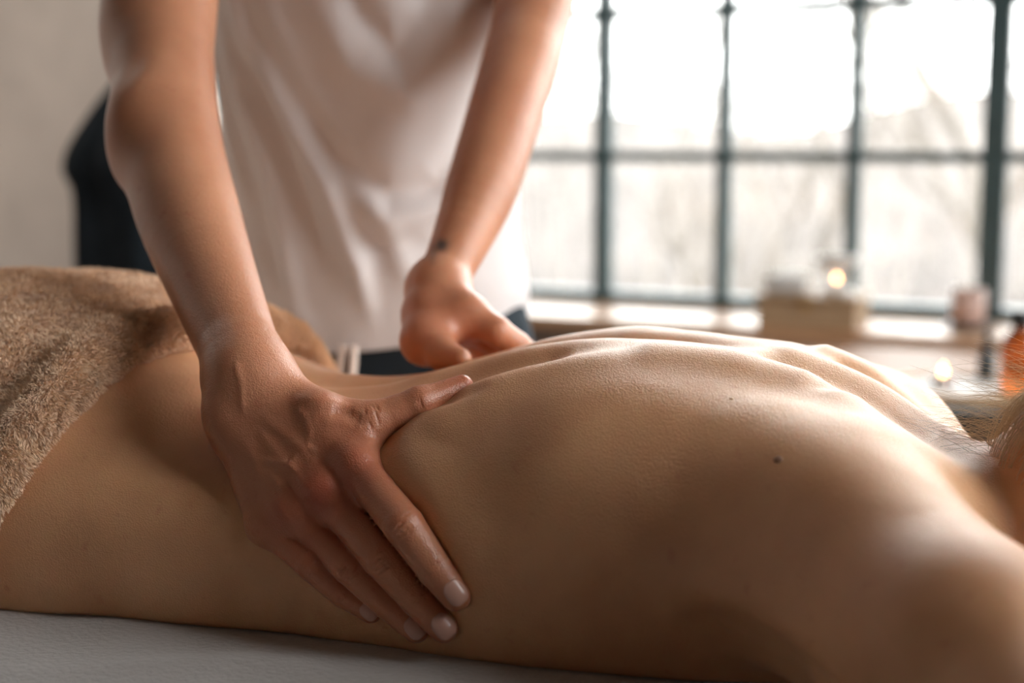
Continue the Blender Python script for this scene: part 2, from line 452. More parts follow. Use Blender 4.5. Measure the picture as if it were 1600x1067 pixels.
# feature lines over the back: (polyline xyz, amount, half-width); + raises, - sinks
def top(x, dy, dz=0.0):
    i = spl(np.array([x]), SEC[:, 3])[0]; a = spl(np.array([x]), SEC[:, 2])[0]; b = (i-spl(np.array([x]), SEC[:, 4])[0])/2
    y = .914+dy; t = min(abs(dy)/a, .999); return np.array([x, y, i-b+b*(1-t**2.35)**(1/2.35)+dz])
FEAT = [
 ([top(-.60, 0), top(-.45, 0), top(-.30, 0), top(-.16, 0)], -.0085, .014),            # furrow over the spine
 ([top(-.16, 0), top(-.08, 0), top(-.02, 0)], .004, .012),                             # spines of the upper vertebrae
 ([top(-.52, -.035), top(-.36, -.036), top(-.22, -.038)], .0045, .018),                # near erector column
 ([top(-.52, .035), top(-.36, .036), top(-.22, .038)], .0045, .018),                   # far erector column
 ([top(-.235, -.062), top(-.17, -.060), top(-.11, -.062)], .0075, .022),               # near blade, inner border
 ([top(-.11, -.062), top(-.085, -.085), top(-.065, -.115)], .0075, .020),              # ridge of the blade
 ([top(-.14, .065), top(-.10, .067), top(-.07, .10)], .009, .022),                     # far blade
 ([top(-.12, .033), top(-.085, .036), top(-.045, .04)], -.007, .012),                  # hollow between spine and far blade
 ([top(-.16, -.032), top(-.10, -.034), top(-.05, -.04)], -.006, .014),                 # hollow between spine and near blade
 ([top(-.36, -.085), top(-.33, -.070), top(-.27, -.055)], -.006, .016),                # below the ribs
 ([top(-.33, -.11), top(-.29, -.09), top(-.22, -.075)], .004, .018),                   # last rib
]
def back_relief(P, D):
    m = np.abs(D) < 0.03
    i = np.nonzero(m & (P[:, 0] > -.7) & (P[:, 0] < .06) & (P[:, 2] > .80))[0]
    if not len(i): return D
    Q = P[i]; s = np.zeros(len(i))
    for L, amt, w in FEAT:
        d, t = polydist(Q, L); e = np.sin(np.pi*np.clip(t, .0, 1))**.5 if False else np.minimum(1, np.minimum(t, 1-t)*6+.25)
        s += amt*gauss(d, w)*e
    D[i] -= s
    return D
body.post.append(back_relief)
body.post.append(lambda P, D: smax(D, np.minimum((TZ-.001)-P[:, 2], 1.140-P[:, 1]), .006))    # the weight flattens the underside on the sheet
# ------------------------------------------------------------------ the room
CONC = simple('concrete_wall', (.42, .41, .385), .85, .2, noise=.0, bump=.5, bscale=25)
def concrete():
    t = CONC.node_tree; b = t.nodes['Principled BSDF']
    co = N(t, 'ShaderNodeTexCoord'); n = N(t, 'ShaderNodeTexNoise', Scale=2.2, Detail=9.0, Roughness=.62, Distortion=.6)
    t.links.new(co.outputs['Object'], n.inputs['Vector'])
    t.links.new(ramp(t, n.outputs[0], [(.30, (.36, .36, .35)), (.44, (.60, .59, .56)), (.56, (.78, .76, .72)), (.72, (.88, .86, .81))]), b.inputs['Base Color'])
concrete()
BRICKW = simple('painted_wall', (.72, .62, .55), .7, .3, noise=.08, scale=6, bump=.2)
WHITEW = simple('white_plaster', (.40, .34, .29), .8, .2, noise=.04, scale=5, bump=.1)
DFLOOR = wood('floor_boards', (.085, .05, .03), (.20, .12, .07), .45, 3.0, 0)
STEEL = simple('painted_steel', (.060, .105, .112), .45, .5, noise=.15, scale=30, bump=.1)
GLASS = glass_pane()
def wbox(s0, s1, o0, o1, z0, z1): return ((s0+s1)/2, (o0+o1)/2, (z0+z1)/2), (s1-s0, o1-o0, z1-z0)
def struct(name, mb, mat):
    o = mb.build(name, mat); o['kind'] = 'structure'; return o
def wmb(*boxes, bev=0.0):
    m = MB()
    for b in boxes: c, s = wbox(*b); m.box(c, s, bev=bev, M=WALL_M)
    return m
RF = -ROOM_D
struct('wall_window_side', wmb((RX0, WIN_S0, 0, .25, 0, ROOM_H), (WIN_S1, RX1+.2, 0, .25, 0, ROOM_H), (WIN_S0, WIN_S1, 0, .25, 0, WIN_Z0-.03), (WIN_S0, WIN_S1, 0, .25, WIN_Z1, ROOM_H)), BRICKW)
struct('wall_left', wmb((RX0-.2, RX0, RF, .25, 0, ROOM_H)), CONC)
struct('wall_back', wmb((RX0-.2, RX1+.2, RF-.2, RF, 0, ROOM_H)), WHITEW)
S = SIDE
struct('wall_right', wmb((RX1, RX1+.2, RF, S['o0'], 0, ROOM_H), (RX1, RX1+.2, S['o1'], 0, 0, ROOM_H), (RX1, RX1+.2, S['o0'], S['o1'], 0, S['z0']), (RX1, RX1+.2, S['o0'], S['o1'], S['z1'], ROOM_H)), WHITEW)
struct('ceiling', wmb((RX0-.2, RX1+.2, RF-.2, .25, ROOM_H, ROOM_H+.15)), WHITEW)
# floor boards: a base and each board near the table
struct('floor', wmb((RX0-.2, RX1+.2, RF-.2, .25, -.12, -.004)), simple('subfloor', (.03, .02, .015), .8))
fl0 = empty('floor_boards', (0, 0, 0)); fl0['kind'] = 'structure'
bm_me = None
for i in range(26):
    s0 = RX0+i*.175
    if s0+.172 > RX1: break
    for j in range(3):
        o0 = RF+j*1.87+(.5 if i % 2 else 0)*0
        m = wmb((s0+.001, s0+.172, o0+.001, o0+1.866, -.004, .0), bev=.0)
        m.build('board', DFLOOR, fl0)
# the industrial window: steel frame, glazing bars, panes
def make_window(name, s0, s1, z0, z1, colw, rowh, M, sref, zref, heavy):
    w = empty(name, (0, 0, 0)); w['kind'] = 'structure'
    fr = MB()
    for c, s in (wbox(s0, s1, .03, .09, z0-.03, z0+.012), wbox(s0, s1, .03, .09, z1-.04, z1), wbox(s0, s0+.04, .03, .09, z0, z1), wbox(s1-.04, s1, .03, .09, z0, z1)): fr.box(c, s, bev=.003, M=M)
    fr.build('window_frame', STEEL, w)
    xs = []; k = math.ceil((s0+.05-sref)/colw)
    while sref+k*colw < s1-.05: xs.append((sref+k*colw, heavy(k))); k += 1
    zs = []; k = math.ceil((z0+.08-zref)/rowh)
    while zref+k*rowh < z1-.06: zs.append(zref+k*rowh); k += 1
    for x, hv in xs:
        wd_ = .052 if hv == 2 else (.036 if hv else .028)
        c, s = wbox(x-wd_/2, x+wd_/2, .035, .085, z0, z1); MB().box(c, s, bev=.002, M=M).build('mullion' if hv else 'glazing_bar', STEEL, w)
    for z in zs:
        c, s = wbox(s0+.03, s1-.03, .045, .08, z-.0125, z+.0125); MB().box(c, s, bev=.002, M=M).build('glazing_bar', STEEL, w)
    X = [s0+.02]+[x for x, _ in xs]+[s1-.02]; Z = [z0]+zs+[z1-.02]
    for a, b in zip(X, X[1:]):
        for e, f in zip(Z, Z[1:]):
            c, s = wbox(a+.004, b-.004, .060, .063, e+.004, f-.004); MB().box(c, s, M=M).build('pane', GLASS, w)
    return w
make_window('window_1', WIN_S0, WIN_S1, WIN_Z0, WIN_Z1, .301, .336, WALL_M, -.322, .691, lambda k: 2 if k == 3 else (1 if k % 3 == 0 else 0))
RW = Matrix([[-WN[i] if False else WN[i]*-1, WU[i], ZW[i], (W0+WU*RX1)[i]] for i in range(3)] + [[0, 0, 0, 1]])
RW = Matrix([[WN[0]*-1, WU[0], 0, (W0+WU*RX1)[0]], [WN[1]*-1, WU[1], 0, (W0+WU*RX1)[1]], [0, 0, 1, 0], [0, 0, 0, 1]])
make_window('added_side_window', -S['o1'], -S['o0'], S['z0'], S['z1'], .4, .4, RW, .4, .9, lambda k: k % 3 == 0)  # unseen side window, put in to light the room from the right
# window board of pale wood, on the ledge of the wall
SILLW = wood('sill_wood', (.50, .27, .14), (.66, .40, .23), .38, 3.0, 0, coat=.1)
struct('trim_1', wmb((WIN_S0-.05, WIN_S1+.05, -.29, .03, .650, .676), bev=.004), SILLW)
struct('baseboard_left', wmb((RX0, RX0+.02, RF, -.01, 0, .12)), STEEL)
# outdoors: winter slope, a pale house wall, bare trees
GROUND = simple('pale_winter_grass', (.056, .050, .0475), .95, .1, noise=.25, scale=.35)
g = MB(); 
for i in range(1): g.box((0, 34, -3.2), (120, 66, .4), M=WALL_M)
o = g.build('ground_outside', GROUND); o['kind'] = 'structure'
# slope rising away from the house
sv = []; sf = []; nx, ny = 60, 24
for j in range(ny):
    for i in range(nx):
        s = -70+i*140/(nx-1); o_ = 14+j*2.2; h_ = 1.0+3.6*(j/(ny-1))**1.1+.8*math.sin(s*.13+1)+.35*math.sin(s*.41+j*.5)
        p = WALL_M @ Vector((s, o_, -3+h_*j/(ny-1)*1.35)); sv.append(p)
for j in range(ny-1):
    for i in range(nx-1): a = j*nx+i; sf.append((a, a+1, a+1+nx, a+nx))
me = bpy.data.meshes.new('hill'); me.from_pydata(sv, [], sf); o = link('hill_outside', me, GROUND); o['kind'] = 'structure'
BARK = simple('bare_bark', (.13, .115, .10), .9, .1, noise=.3)
def tree(s, o_, h, seed, label):
    r = random.Random(seed); t = empty('bare_tree', WALL_M @ Vector((s, o_, -3)))
    tag(t, label, 'tree', 'bare trees beyond the window')
    trunk = MB(); tw = MB()
    def grow(p, d, L, rad, lvl, mb):
        pts = [p]; n = 3
        for k in range(n):
            d = (d+Vector((r.uniform(-.16, .16), r.uniform(-.16, .16), r.uniform(-.02, .14)))).normalized(); pts.append(pts[-1]+d*L/n)
        mb.tube(pts, [rad*(1-.4*k/n) for k in range(n+1)], 5)
        if lvl == 0: return
        for k in range(4 if lvl > 1 else 5):
            q = pts[r.choice((1, 2, 3))]; e = (d+Vector((r.uniform(-1, 1), r.uniform(-1, 1), r.uniform(-.1, .7)))*.8).normalized()
            grow(q, e, L*r.uniform(.5, .72), rad*.5, lvl-1, tw)
    grow(Vector((0, 0, 0)), Vector((0, 0, 1)), h*.5, h*.018, 4, trunk)
    trunk.build('trunk', BARK, t); o = tw.build('twigs', BARK, t); o['kind'] = 'stuff'
    return t
for i, (s, o_, h, lb) in enumerate(((-2.6, 11, 6.0, 'slim bare tree outside, behind the left arm of the therapist'), (-1.0, 15, 8.0, 'bare tree outside the pane beside the tall left mullion'),
                                   (1.7, 14, 6.2, 'bare tree outside the middle panes above the wooden box'), (4.2, 13, 6.6, 'bare tree outside the panes left of the thickest mullion'), (7.4, 13.5, 7, 'bare tree outside the panes at the right edge'))):
    tree(s, o_, h, 11+i, lb).pop('group', None)
FAR = simple('distant_twigs', (.24, .22, .205), .95, .05, noise=.1)
thick = empty('thicket', WALL_M @ Vector((0, 22, -2))); tag(thick, 'pale bare thicket along the slope far beyond the window', 'thicket')
tk = MB(); r5 = random.Random(5)
for i in range(420):
    x = r5.uniform(-26, 22); y = r5.uniform(-6, 12); h = r5.uniform(3.2, 6.8)
    b0 = Vector((x, y, 0)); tk.tube([b0, b0+Vector((r5.uniform(-.3, .3), 0, h*.5)), b0+Vector((r5.uniform(-.7, .7), 0, h))], [.05, .035, .01], 4)
    for k in range(11):
        q = b0+Vector((0, 0, h*r5.uniform(.25, .95))); e = Vector((r5.uniform(-1, 1), r5.uniform(-.5, .5), r5.uniform(.2, 1.1)))*h*.22
        tk.tube([q, q+e*.5+Vector((0, 0, .05)), q+e], [.022, .015, .006], 3)
tk.build('stems', FAR, thick)['kind'] = 'stuff'
# ------------------------------------------------------------------ the bench below the window and what stands on it
BENCHW = wood('bench_wood', (.30, .14, .07), (.44, .23, .12), .55, 3.0, 0, coat=.0)
bench = empty('wooden_bench', WALL_M @ Vector((.9, -.52, 0)), math.radians(-5))
tag(bench, 'long brown wooden bench table standing below the steel window', 'table')
LM = Matrix()
MB().box((0, 0, .640), (1.60, .40, .032), bev=.005).build('tabletop', BENCHW, bench)
MB().box((0, -.17, .585), (1.50, .02, .08), bev=.003).build('apron', BENCHW, bench)
for sx in (-.74, .74):
    for sy in (-.15, .15): MB().box((sx, sy, .312), (.05, .05, .624), bev=.004).build('leg', BENCHW, bench)
BZ = .6565
def onbench(px, o_, z): 
    # foot point on the bench under an image column
    D = FW+(px-800)/FPX*RT+(533.5-245)/FPX*UP; n = WN
    t = ((W0+WN*o_-CAM)@n)/(D@n); p = CAM+t*D; return Vector((p[0], p[1], z))
BOXW = wood('box_wood', (.36, .24, .14), (.50, .36, .22), .5, 3.0, 0)
p = onbench(1278, -.20, .6765); bx = empty('wooden_box', p, math.radians(-5))
tag(bx, 'flat light-brown wooden box on the window board, white towel and burner on it', 'box')
b = MB()
for c, s in (((0, 0, .004), (.205, .14, .008)), ((0, -.066, .030), (.205, .008, .052)), ((0, .066, .030), (.205, .008, .052)), ((-.0985, 0, .030), (.008, .13, .052)), ((.0985, 0, .030), (.008, .13, .052))): b.box(c, s, bev=.001)
b.build('body', BOXW, bx); MB().box((0, 0, .062), (.214, .148, .011), bev=.003).build('lid', BOXW, bx)
MB().box((0, -.0735, .048), (.022, .004, .016), bev=.001).build('clasp', simple('brass', (.55, .38, .16), .3, metal=1.0), bx)
WTOW = simple('white_terry', (.80, .79, .77), .95, .1, noise=.03, bump=.6, bscale=300)
tw = MB()
for k in range(2):
    tw.box((0, 0, .0095+k*.0185), (.095-.004*k, .10, .0175), bev=.008, seg=4)
o = tw.build('folded_towel', WTOW, None, smooth=True); o.location = p+Vector((-.052, .004, .0685)); o.rotation_euler[2] = math.radians(-5)
tag(o, 'white folded towel lying on the left half of the wooden box', 'towel')
CER = simple('white_ceramic', (.82, .81, .79), .25, .5, noise=.02)
q = empty('oil_burner', p+Vector((.047, -.004, .0685)))
tag(q, 'white ceramic oil burner with a small candle glow, on the wooden box', 'oil burner')
MB().lathe([(.034, 0), (.036, .004), (.036, .008), (.030, .011), (.001, .011)], n=36).build('base', CER, q, smooth=True)
for a in range(4):
    an = math.pi/4+a*math.pi/2; MB().tube([(.027*math.cos(an), .027*math.sin(an), .009), (.024*math.cos(an), .024*math.sin(an), .03), (.027*math.cos(an), .027*math.sin(an), .050)], .0035, 10).build('post', CER, q, smooth=True)
MB().lathe([(.001, .046), (.018, .048), (.034, .058), (.042, .072), (.044, .078), (.041, .078), (.032, .064), (.001, .056)], n=40).build('bowl', CER, q, smooth=True)
CANW = simple('candle_wax', (.85, .80, .72), .4)
tl = MB().lathe([(.0155, .0115), (.016, .013), (.016, .024), (.001, .0245)], n=24).build('tealight', CANW, q, smooth=True)
def flame_mat(name, col, st):
    m, t, b_ = nodes(name); b_.inputs['Emission Color'].default_value = (*col, 1); b_.inputs['Emission Strength'].default_value = st
    b_.inputs['Base Color'].default_value = (*col, 1); return m
FLAME = flame_mat('candle_flame', (1.0, .48, .16), 22.0)
def flame(parent, z, h=.014, r=.0035, xy=(0, 0)):
    return MB().lathe([(.0003, z), (r*.7, z+h*.12), (r, z+h*.3), (r*.75, z+h*.55), (r*.35, z+h*.8), (.0003, z+h)], c=(xy[0], xy[1], 0), n=14).build('flame', FLAME, parent, smooth=True)
f_ = flame(tl, .026)
# pink candle glass on a dark saucer
p = onbench(1523, -.12, .6765)
sa = MB().lathe([(.030, 0), (.050, .006), (.052, .009), (.045, .008), (.001, .005)], n=36).build('saucer', simple('dark_saucer', (.03, .025, .022), .4), None, smooth=True)
sa.location = p; tag(sa, 'dark round saucer under the pink candle on the window board', 'saucer')
pk = empty('pink_candle', p+Vector((0, 0, .0085))); tag(pk, 'pink candle in a frosted glass standing on the dark saucer', 'candle')
MB().lathe([(.031, 0), (.035, .004), (.035, .072), (.033, .072), (.0325, .046), (.001, .046)], n=36).build('glass', simple('frosted_pink_glass', (.72, .50, .43), .35, .5, noise=.03), pk, smooth=True)
MB().lathe([(.0320, .0465), (.0320, .058), (.020, .061), (.001, .061)], n=36).build('wax', simple('pale_wax', (.82, .74, .70), .5), pk, smooth=True)
MB().tube([(0, 0, .060), (.001, 0, .068)], .0008, 6).build('wick', STEEL, pk)
# low round side table nearer the camera: tray, tealight, amber bottle
p0 = pix(1500, 595, 2.18); pt = Vector((p0[0], p0[1], 0)); TT = float(p0[2])
st = empty('side_table', pt); tag(st, 'small dark drum-shaped side table beyond the head end', 'table')
DARK = simple('dark_lacquer', (.022, .032, .036), .4, noise=.1)
MB().lathe([(.001, TT-.040), (.158, TT-.040), (.160, TT-.036), (.160, TT-.022), (.158, TT-.018), (.001, TT-.018)], n=56).build('tabletop', DARK, st, smooth=False)
MB().lathe([(.001, .012), (.146, .012), (.150, .02), (.150, TT-.040), (.001, TT-.040)], n=56).build('drum', DARK, st, smooth=False)
MB().lathe([(.001, 0), (.135, 0), (.135, .012), (.001, .012)], n=36).build('plinth', DARK, st)
tr = empty('round_tray', pt+Vector((0, 0, TT-.018))); tag(tr, 'round white tray with a wooden rim holding the lit tealight', 'tray')
MB().lathe([(.001, 0), (.100, 0), (.104, .003), (.104, .008), (.001, .008)], n=64).build('plate', simple('white_marble', (.62, .59, .56), .5, .5, noise=.05, scale=8), tr, smooth=False)
MB().lathe([(.1045, .0), (.112, .0), (.114, .006), (.113, .013), (.1045, .013), (.1045, .0)], n=64).build('rim', wood('rim_wood', (.50, .30, .14), (.66, .44, .24), .4), tr, smooth=True)
c0 = pix(1474, 580, 2.20)
cn = empty('lit_tealight', Vector((float(c0[0]), float(c0[1]), TT-.010))); tag(cn, 'lit tealight glowing orange on the round white tray', 'candle')
MB().lathe([(.0190, 0), (.0195, .001), (.0195, .014), (.0185, .014), (.0183, .002), (.001, .002)], n=28).build('cup', simple('aluminium', (.8, .8, .8), .3, metal=1.0), cn, smooth=True)
MB().lathe([(.0180, .002), (.0180, .0115), (.001, .0110)], n=28).build('wax', CANW, cn, smooth=True)
MB().tube([(0, 0, .011), (.0005, 0, .017)], .0006, 6).build('wick', STEEL, cn)
fo = flame(cn, .015, .018, .0048)
# amber glass bottle with a black cap
AMB, t_, b_ = nodes('amber_glass'); b_.inputs['Base Color'].default_value = (.75, .16, .02, 1); b_.inputs['Roughness'].default_value = .08
b_.inputs['Transmission Weight'].default_value = .65
c1 = pix(1592, 585, 2.13)
am = empty('amber_bottle', Vector((float(c1[0]), float(c1[1]), TT-.010))); tag(am, 'amber glass bottle with black cap at the right edge behind the hair', 'bottle')
MB().lathe([(.001, .0), (.024, .0), (.027, .004), (.027, .075), (.022, .088), (.012, .096), (.012, .108), (.001, .108)], n=36).build('body', AMB, am, smooth=True)
MB().lathe([(.0135, .100), (.0145, .102), (.0145, .122), (.012, .125), (.001, .125)], n=28).build('cap', simple('black_cap', (.02, .02, .02), .4), am, smooth=True)
c2 = pix(1541, 577, 2.26)
db = empty('dark_bottle', Vector((float(c2[0]), float(c2[1]), TT-.018))); tag(db, 'small dark dropper bottle left of the amber bottle', 'bottle')
MB().lathe([(.001, 0), (.012, 0), (.0135, .003), (.0135, .042), (.007, .052), (.007, .058), (.001, .058)], n=28).build('body', DARK, db, smooth=True)
MB().lathe([(.0085, .054), (.0085, .066), (.004, .068), (.0055, .076), (.004, .084), (.001, .086)], n=24).build('dropper_cap', simple('black_rubber', (.015, .015, .015), .6), db, smooth=True)
# black coat on a stand in front of the concrete wall
CLOTH_B = simple('black_cloth', (.012, .016, .020), .9, .15, noise=.2, bump=.3)
cp = pix(232, 430, 2.85); cs = empty('coat_stand', (cp[0], cp[1], 0)); tag(cs, 'black coat stand in front of the grey concrete wall', 'coat stand')
MB().tube([(0, 0, 0.01), (0, 0, 1.30)], .014, 14).build('pole', DARK, cs)
MB().lathe([(.17, 0), (.17, .012), (.03, .03), (.001, .03)], n=36).build('foot', DARK, cs)
for a in (0.4, 2.5, 4.6): MB().tube([(0, 0, 1.22), (.03*math.cos(a), .03*math.sin(a), 1.23), (.04*math.cos(a), .04*math.sin(a), 1.26)], .006, 8).build('hook', DARK, cs)
cz = np.array([1.20, 1.19, 1.15, 1.10, 1.03, .995, .975, .93, .85, .70, .50, .30]); cw = np.array([.02, .04, .075, .115, .165, .168, .150, .145, .148, .155, .16, .165])
V = []; F = []; nA = 72
for j, (z, w) in enumerate(zip(cz, cw)):
    for i in range(nA):
        a = 2*math.pi*i/nA; rr = 1+.10*math.sin(7*a+z*5)*min(1, (1.3-z)*3)+.05*math.sin(13*a-z*9)
        V.append((cp[0]+w*rr*math.cos(a)*.98, cp[1]+w*rr*.75*math.sin(a), z))
for j in range(len(cz)-1):
    for i in range(nA): F.append((j*nA+i, j*nA+(i+1) % nA, (j+1)*nA+(i+1) % nA, (j+1)*nA+i))
me = bpy.data.meshes.new('coat'); me.from_pydata(V, [], F); o = link('coat', me, CLOTH_B); tag(o, 'black coat hanging on the stand, seen left of the bent arm', 'coat')
so = o.modifiers.new('s', 'SOLIDIFY'); so.thickness = .004; sb = o.modifiers.new('b', 'SUBSURF'); sb.levels = 1; sb.render_levels = 1

# invented fixture for the added wall light, out of view
wf = empty('added_ceiling_lamp', WALL_M @ Vector((RX0+.87, -1.35, ROOM_H-.10)), math.radians(-5)); tag(wf, 'slim black linear ceiling lamp, added out of view to brighten the concrete wall', 'lamp')
MB().box((.03, 0, .035), (.10, 1.66, .05), bev=.004).build('housing', STEEL, wf)
for y in (-.6, .6): MB().box((.03, y, .08), (.02, .02, .04)).build('bracket', STEEL, wf)
# ------------------------------------------------------------------ the person giving the massage
ther = Field()
def onbody(px, py, off):
    d = trace(body, px, py)
    return pix(px, py, (d if d else 0.9)-off)
# right hand: wrist, knuckles (MCP), PIP, DIP, tip, laid over the flank
R_EL = pix(266, 222, 1.09); R_SH = pix(262, -250, 1.27)
R_WR = pix(390, 598, 0.915)
RH = dict(
 index=dict(m=(556, 728), p=(631, 821), d=(679, 888), t=(712, 930), r=(.0135, .0120, .0106, .0092)),
 middle=dict(m=(506, 766), p=(596, 872), d=(650, 936), t=(693, 982), r=(.0138, .0116, .0096, .0084)),
 ring=dict(m=(457, 802), p=(545, 887), d=(604, 943), t=(650, 984), r=(.0122, .0098, .0088, .0078)),
 little=dict(m=(418, 826), p=(485, 884), d=(535, 928), t=(579, 956), r=(.0110, .0086, .0078, .0068)))
for nme, F_ in RH.items():
    m_, p_, d_, t_ = (onbody(*F_['m'], .020), onbody(*F_['p'], .0125), onbody(*F_['d'], .0085), onbody(*F_['t'], .0065))
    F_['J'] = (m_, p_, d_, t_)
# even out the depths so that neighbouring joints make a smooth arch
for nme, F_ in RH.items():
    m_, p_, d_, t_ = F_['J']
    base = dict(index=.872, middle=.874, ring=.880, little=.888)[nme]
    F_['J'] = (pix(*F_['m'], base), p_, d_, t_)
TH_ = [pix(452, 652, .905), pix(578, 660, .888), pix(657, 630, .893), pix(722, 603, .905)]
def rhand(fd):
    W = R_WR
    # wrist and carpus
    fd.add(Cone(pix(380, 565, .925), W, .0250, .0240, .01))
    c1 = W+(RH['middle']['J'][0]-W)*.28
    for n_, r0, r1 in (('index', .016, .0145), ('middle', .016, .0145), ('ring', .0155, .0140), ('little', .0145, .0125)):
        m_ = RH[n_]['J'][0]; off = {'index': (452, 640, .905), 'middle': (425, 655, .905), 'ring': (395, 662, .905), 'little': (368, 665, .905)}[n_]
        fd.add(Cone(pix(*off), m_, r0, r1, .012))
        fd.add(Cone(W, pix(*off), .021, r0, .016))
    # palm below the knuckles, down to the skin it presses
    a = (RH['index']['J'][0]+RH['little']['J'][0])/2+FW*.012; fd.add(Cone(W+FW*.012, a, .018, .020, .02))
    # thumb
    T = TH_
    fd.add(Cone(W+(T[0]-W)*.4, T[0], .019, .0165, .016)); fd.add(Cone(T[0], T[1], .0165, .0128, .014))
    fd.add(Cone(T[1], T[2], .0122, .0102, .006)); fd.add(Cone(T[2], T[3], .0102, .0072, .005))
    # web and first interosseous muscle
    fd.add(Cone(pix(500, 668, .893), pix(556, 690, .890), .014, .008, .02))
    fd.add(Cone(pix(560, 668, .895), pix(572, 705, .888), .0085, .0070, .014))
    # fingers
    for n_, F_ in RH.items():
        m_, p_, d_, t_ = F_['J']; r = F_['r']
        # proximal phalanx leaves the knuckle, blending across the webs
        q = m_+(p_-m_)*.42
        fd.add(Cone(m_, q, r[0], r[1]*.98, .009))
    for n_, F_ in RH.items():
        m_, p_, d_, t_ = F_['J']; r = F_['r']
        q = m_+(p_-m_)*.42
        fd.add(Cone(q, p_, r[1]*.98, r[1], .0012)); fd.add(Cone(p_, d_, r[1], r[2], .0012)); fd.add(Cone(d_, t_, r[2], r[3], .0012))
    # knuckle heads, tendons, veins on the back of the hand
    up = -FW*.75+UP*.45
    for n_, h_ in (('index', .0040), ('middle', .0048), ('ring', .0040), ('little', .0040)):
        m_ = RH[n_]['J'][0]; fd.add(Ell(m_+up*(.0095+h_*.35), (.0075, .0075, .0055), None, .010))
    fd.add(Ell(pix(347, 640, .900), (.0085, .0085, .0085), None, .014))        # ulnar head
    fd.add(Ell(pix(497, 634, .8835), (.0085, .006, .006), None, .012))         # base of the thumb's metacarpal
# arm of the right side
def rarm(fd):
    fd.add(Tube([R_SH, pix(256, 0, 1.175), pix(254, 100, 1.135), R_EL, pix(293, 332, 1.045), pix(338, 455, .985), pix(383, 570, .925)],
                [.056, .0440, .0405, .0392, .0378, .0308, .0252], .03))
    fd.add(Ell(pix(212, 212, 1.085), (.012, .018, .030), None, .035))
    fd.add(Ell(pix(222, 60, 1.165), (.026, .03, .06), None, .03))
rarm(ther); rhand(ther)
# left arm and hand, the far hand resting along the loin
L_SH = pix(880, -280, 1.42); L_EL = pix(786, 185, 1.238); L_WR = pix(684, 452, 1.115)
def larm(fd):
    fd.add(Tube([L_SH, pix(836, 0, 1.335), pix(812, 100, 1.285), L_EL, pix(752, 295, 1.185), pix(716, 385, 1.145), L_WR],
                [.052, .0375, .0350, .0325, .0300, .0230, .0190], .03))
    W = L_WR
    T = [pix(672, 492, 1.095), pix(665, 532, 1.070), pix(692, 553, 1.050), pix(720, 561, 1.035)]
    fd.add(Cone(W, T[0], .021, .020, .015)); fd.add(Cone(T[0], T[1], .0195, .0165, .012))
    fd.add(Cone(T[1], T[2], .0150, .0120, .010)); fd.add(Cone(T[2], T[3], .0115, .0080, .006))
    # palm and the four fingers, laid over the far side towards the head
    K = [pix(728, 492, 1.085), pix(722, 506, 1.105), pix(714, 520, 1.125), pix(704, 532, 1.145)]
    Tp = [(pix(775, 517, 1.075), pix(808, 540, 1.085), pix(828, 552, 1.10)), (pix(772, 533, 1.105), pix(806, 556, 1.12), pix(824, 570, 1.135)),
          (pix(762, 546, 1.13), pix(796, 570, 1.145), pix(812, 582, 1.155)), (pix(745, 556, 1.15), pix(772, 577, 1.16), pix(788, 588, 1.17))]
    for i, (k_, tp, r) in enumerate(zip(K, Tp, (.0115, .0115, .0108, .0095))):
        fd.add(Cone(W, k_, .017, .014, .014)); fd.add(Cone(k_, tp[0], .0125, r, .006))
        fd.add(Cone(tp[0], tp[1], r, r*.9, .0025)); fd.add(Cone(tp[1], tp[2], r*.9, r*.75, .0025))
    fd.add(Cone(T[1], K[0], .010, .011, .02))
larm(ther)
# trunk, leaning over the table, under the shirt; neck
PEL = np.array([-.640, 1.385, .86]); CH = np.array([-.625, 1.365, 1.26])
ther.add(Ell(PEL+(0, 0, .02), (.130, .095, .13), None, .06)); ther.add(Cone(PEL, CH, .10, .105, .05, flat=((0, 1, 0), .8)))
ther.add(Cone(R_SH+(.02, .02, 0), L_SH+(-.02, 0, 0), .058, .058, .06)); ther.add(Ell(CH+(0, 0, .02), (.150, .100, .14), None, .06))
NK = (R_SH+L_SH)/2+(0, -.01, .03)
ther.add(Cone(NK, NK+(0, -.035, .11), .060, .052, .05))
ther.add(Ell(NK+(0, -.07, .20), (.072, .092, .112), None, .03)); ther.add(Ell(NK+(0, -.12, .14), (.045, .050, .055), None, .04))
for s_ in (1, -1): ther.add(Cone(PEL+(.075*s_, 0, -.06), PEL+(.08*s_, .0, -.18), .075, .070, .05))
if 0: ther.add(Cone(PEL+(.075*s_, 0, -.06), PEL+(.085*s_, .005, -.45), .075, .055, .05)); ther.add(Cone(PEL+(.085*s_, .005, -.45), PEL+(.09*s_, .03, -.80), .052, .036, .03)); ther.add(Cone(PEL+(.09*s_, .03, -.81), PEL+(.10*s_, -.11, -.83), .036, .026, .03))

# ------------------------------------------------------------------ the two bodies as meshes
SKIN_C = skin('skin_lying', (.68, .385, .21), (.56, .24, .15), .45)
SKIN_T = skin('skin_therapist', (.54, .262, .15), (.44, .105, .06), .32)
t_ink = SKIN_T.node_tree
bs = t_ink.nodes['Principled BSDF']; lk = bs.inputs['Base Color'].links[0].from_socket
ia = N(t_ink, 'ShaderNodeAttribute', attribute_name='ink'); im = N(t_ink, 'ShaderNodeMix', data_type='RGBA')
t_ink.links.new(ia.outputs['Fac'], im.inputs[0]); t_ink.links.new(lk, im.inputs[6]); im.inputs[7].default_value = (.03, .05, .055, 1)
t_ink.links.new(im.outputs[2], bs.inputs['Base Color'])

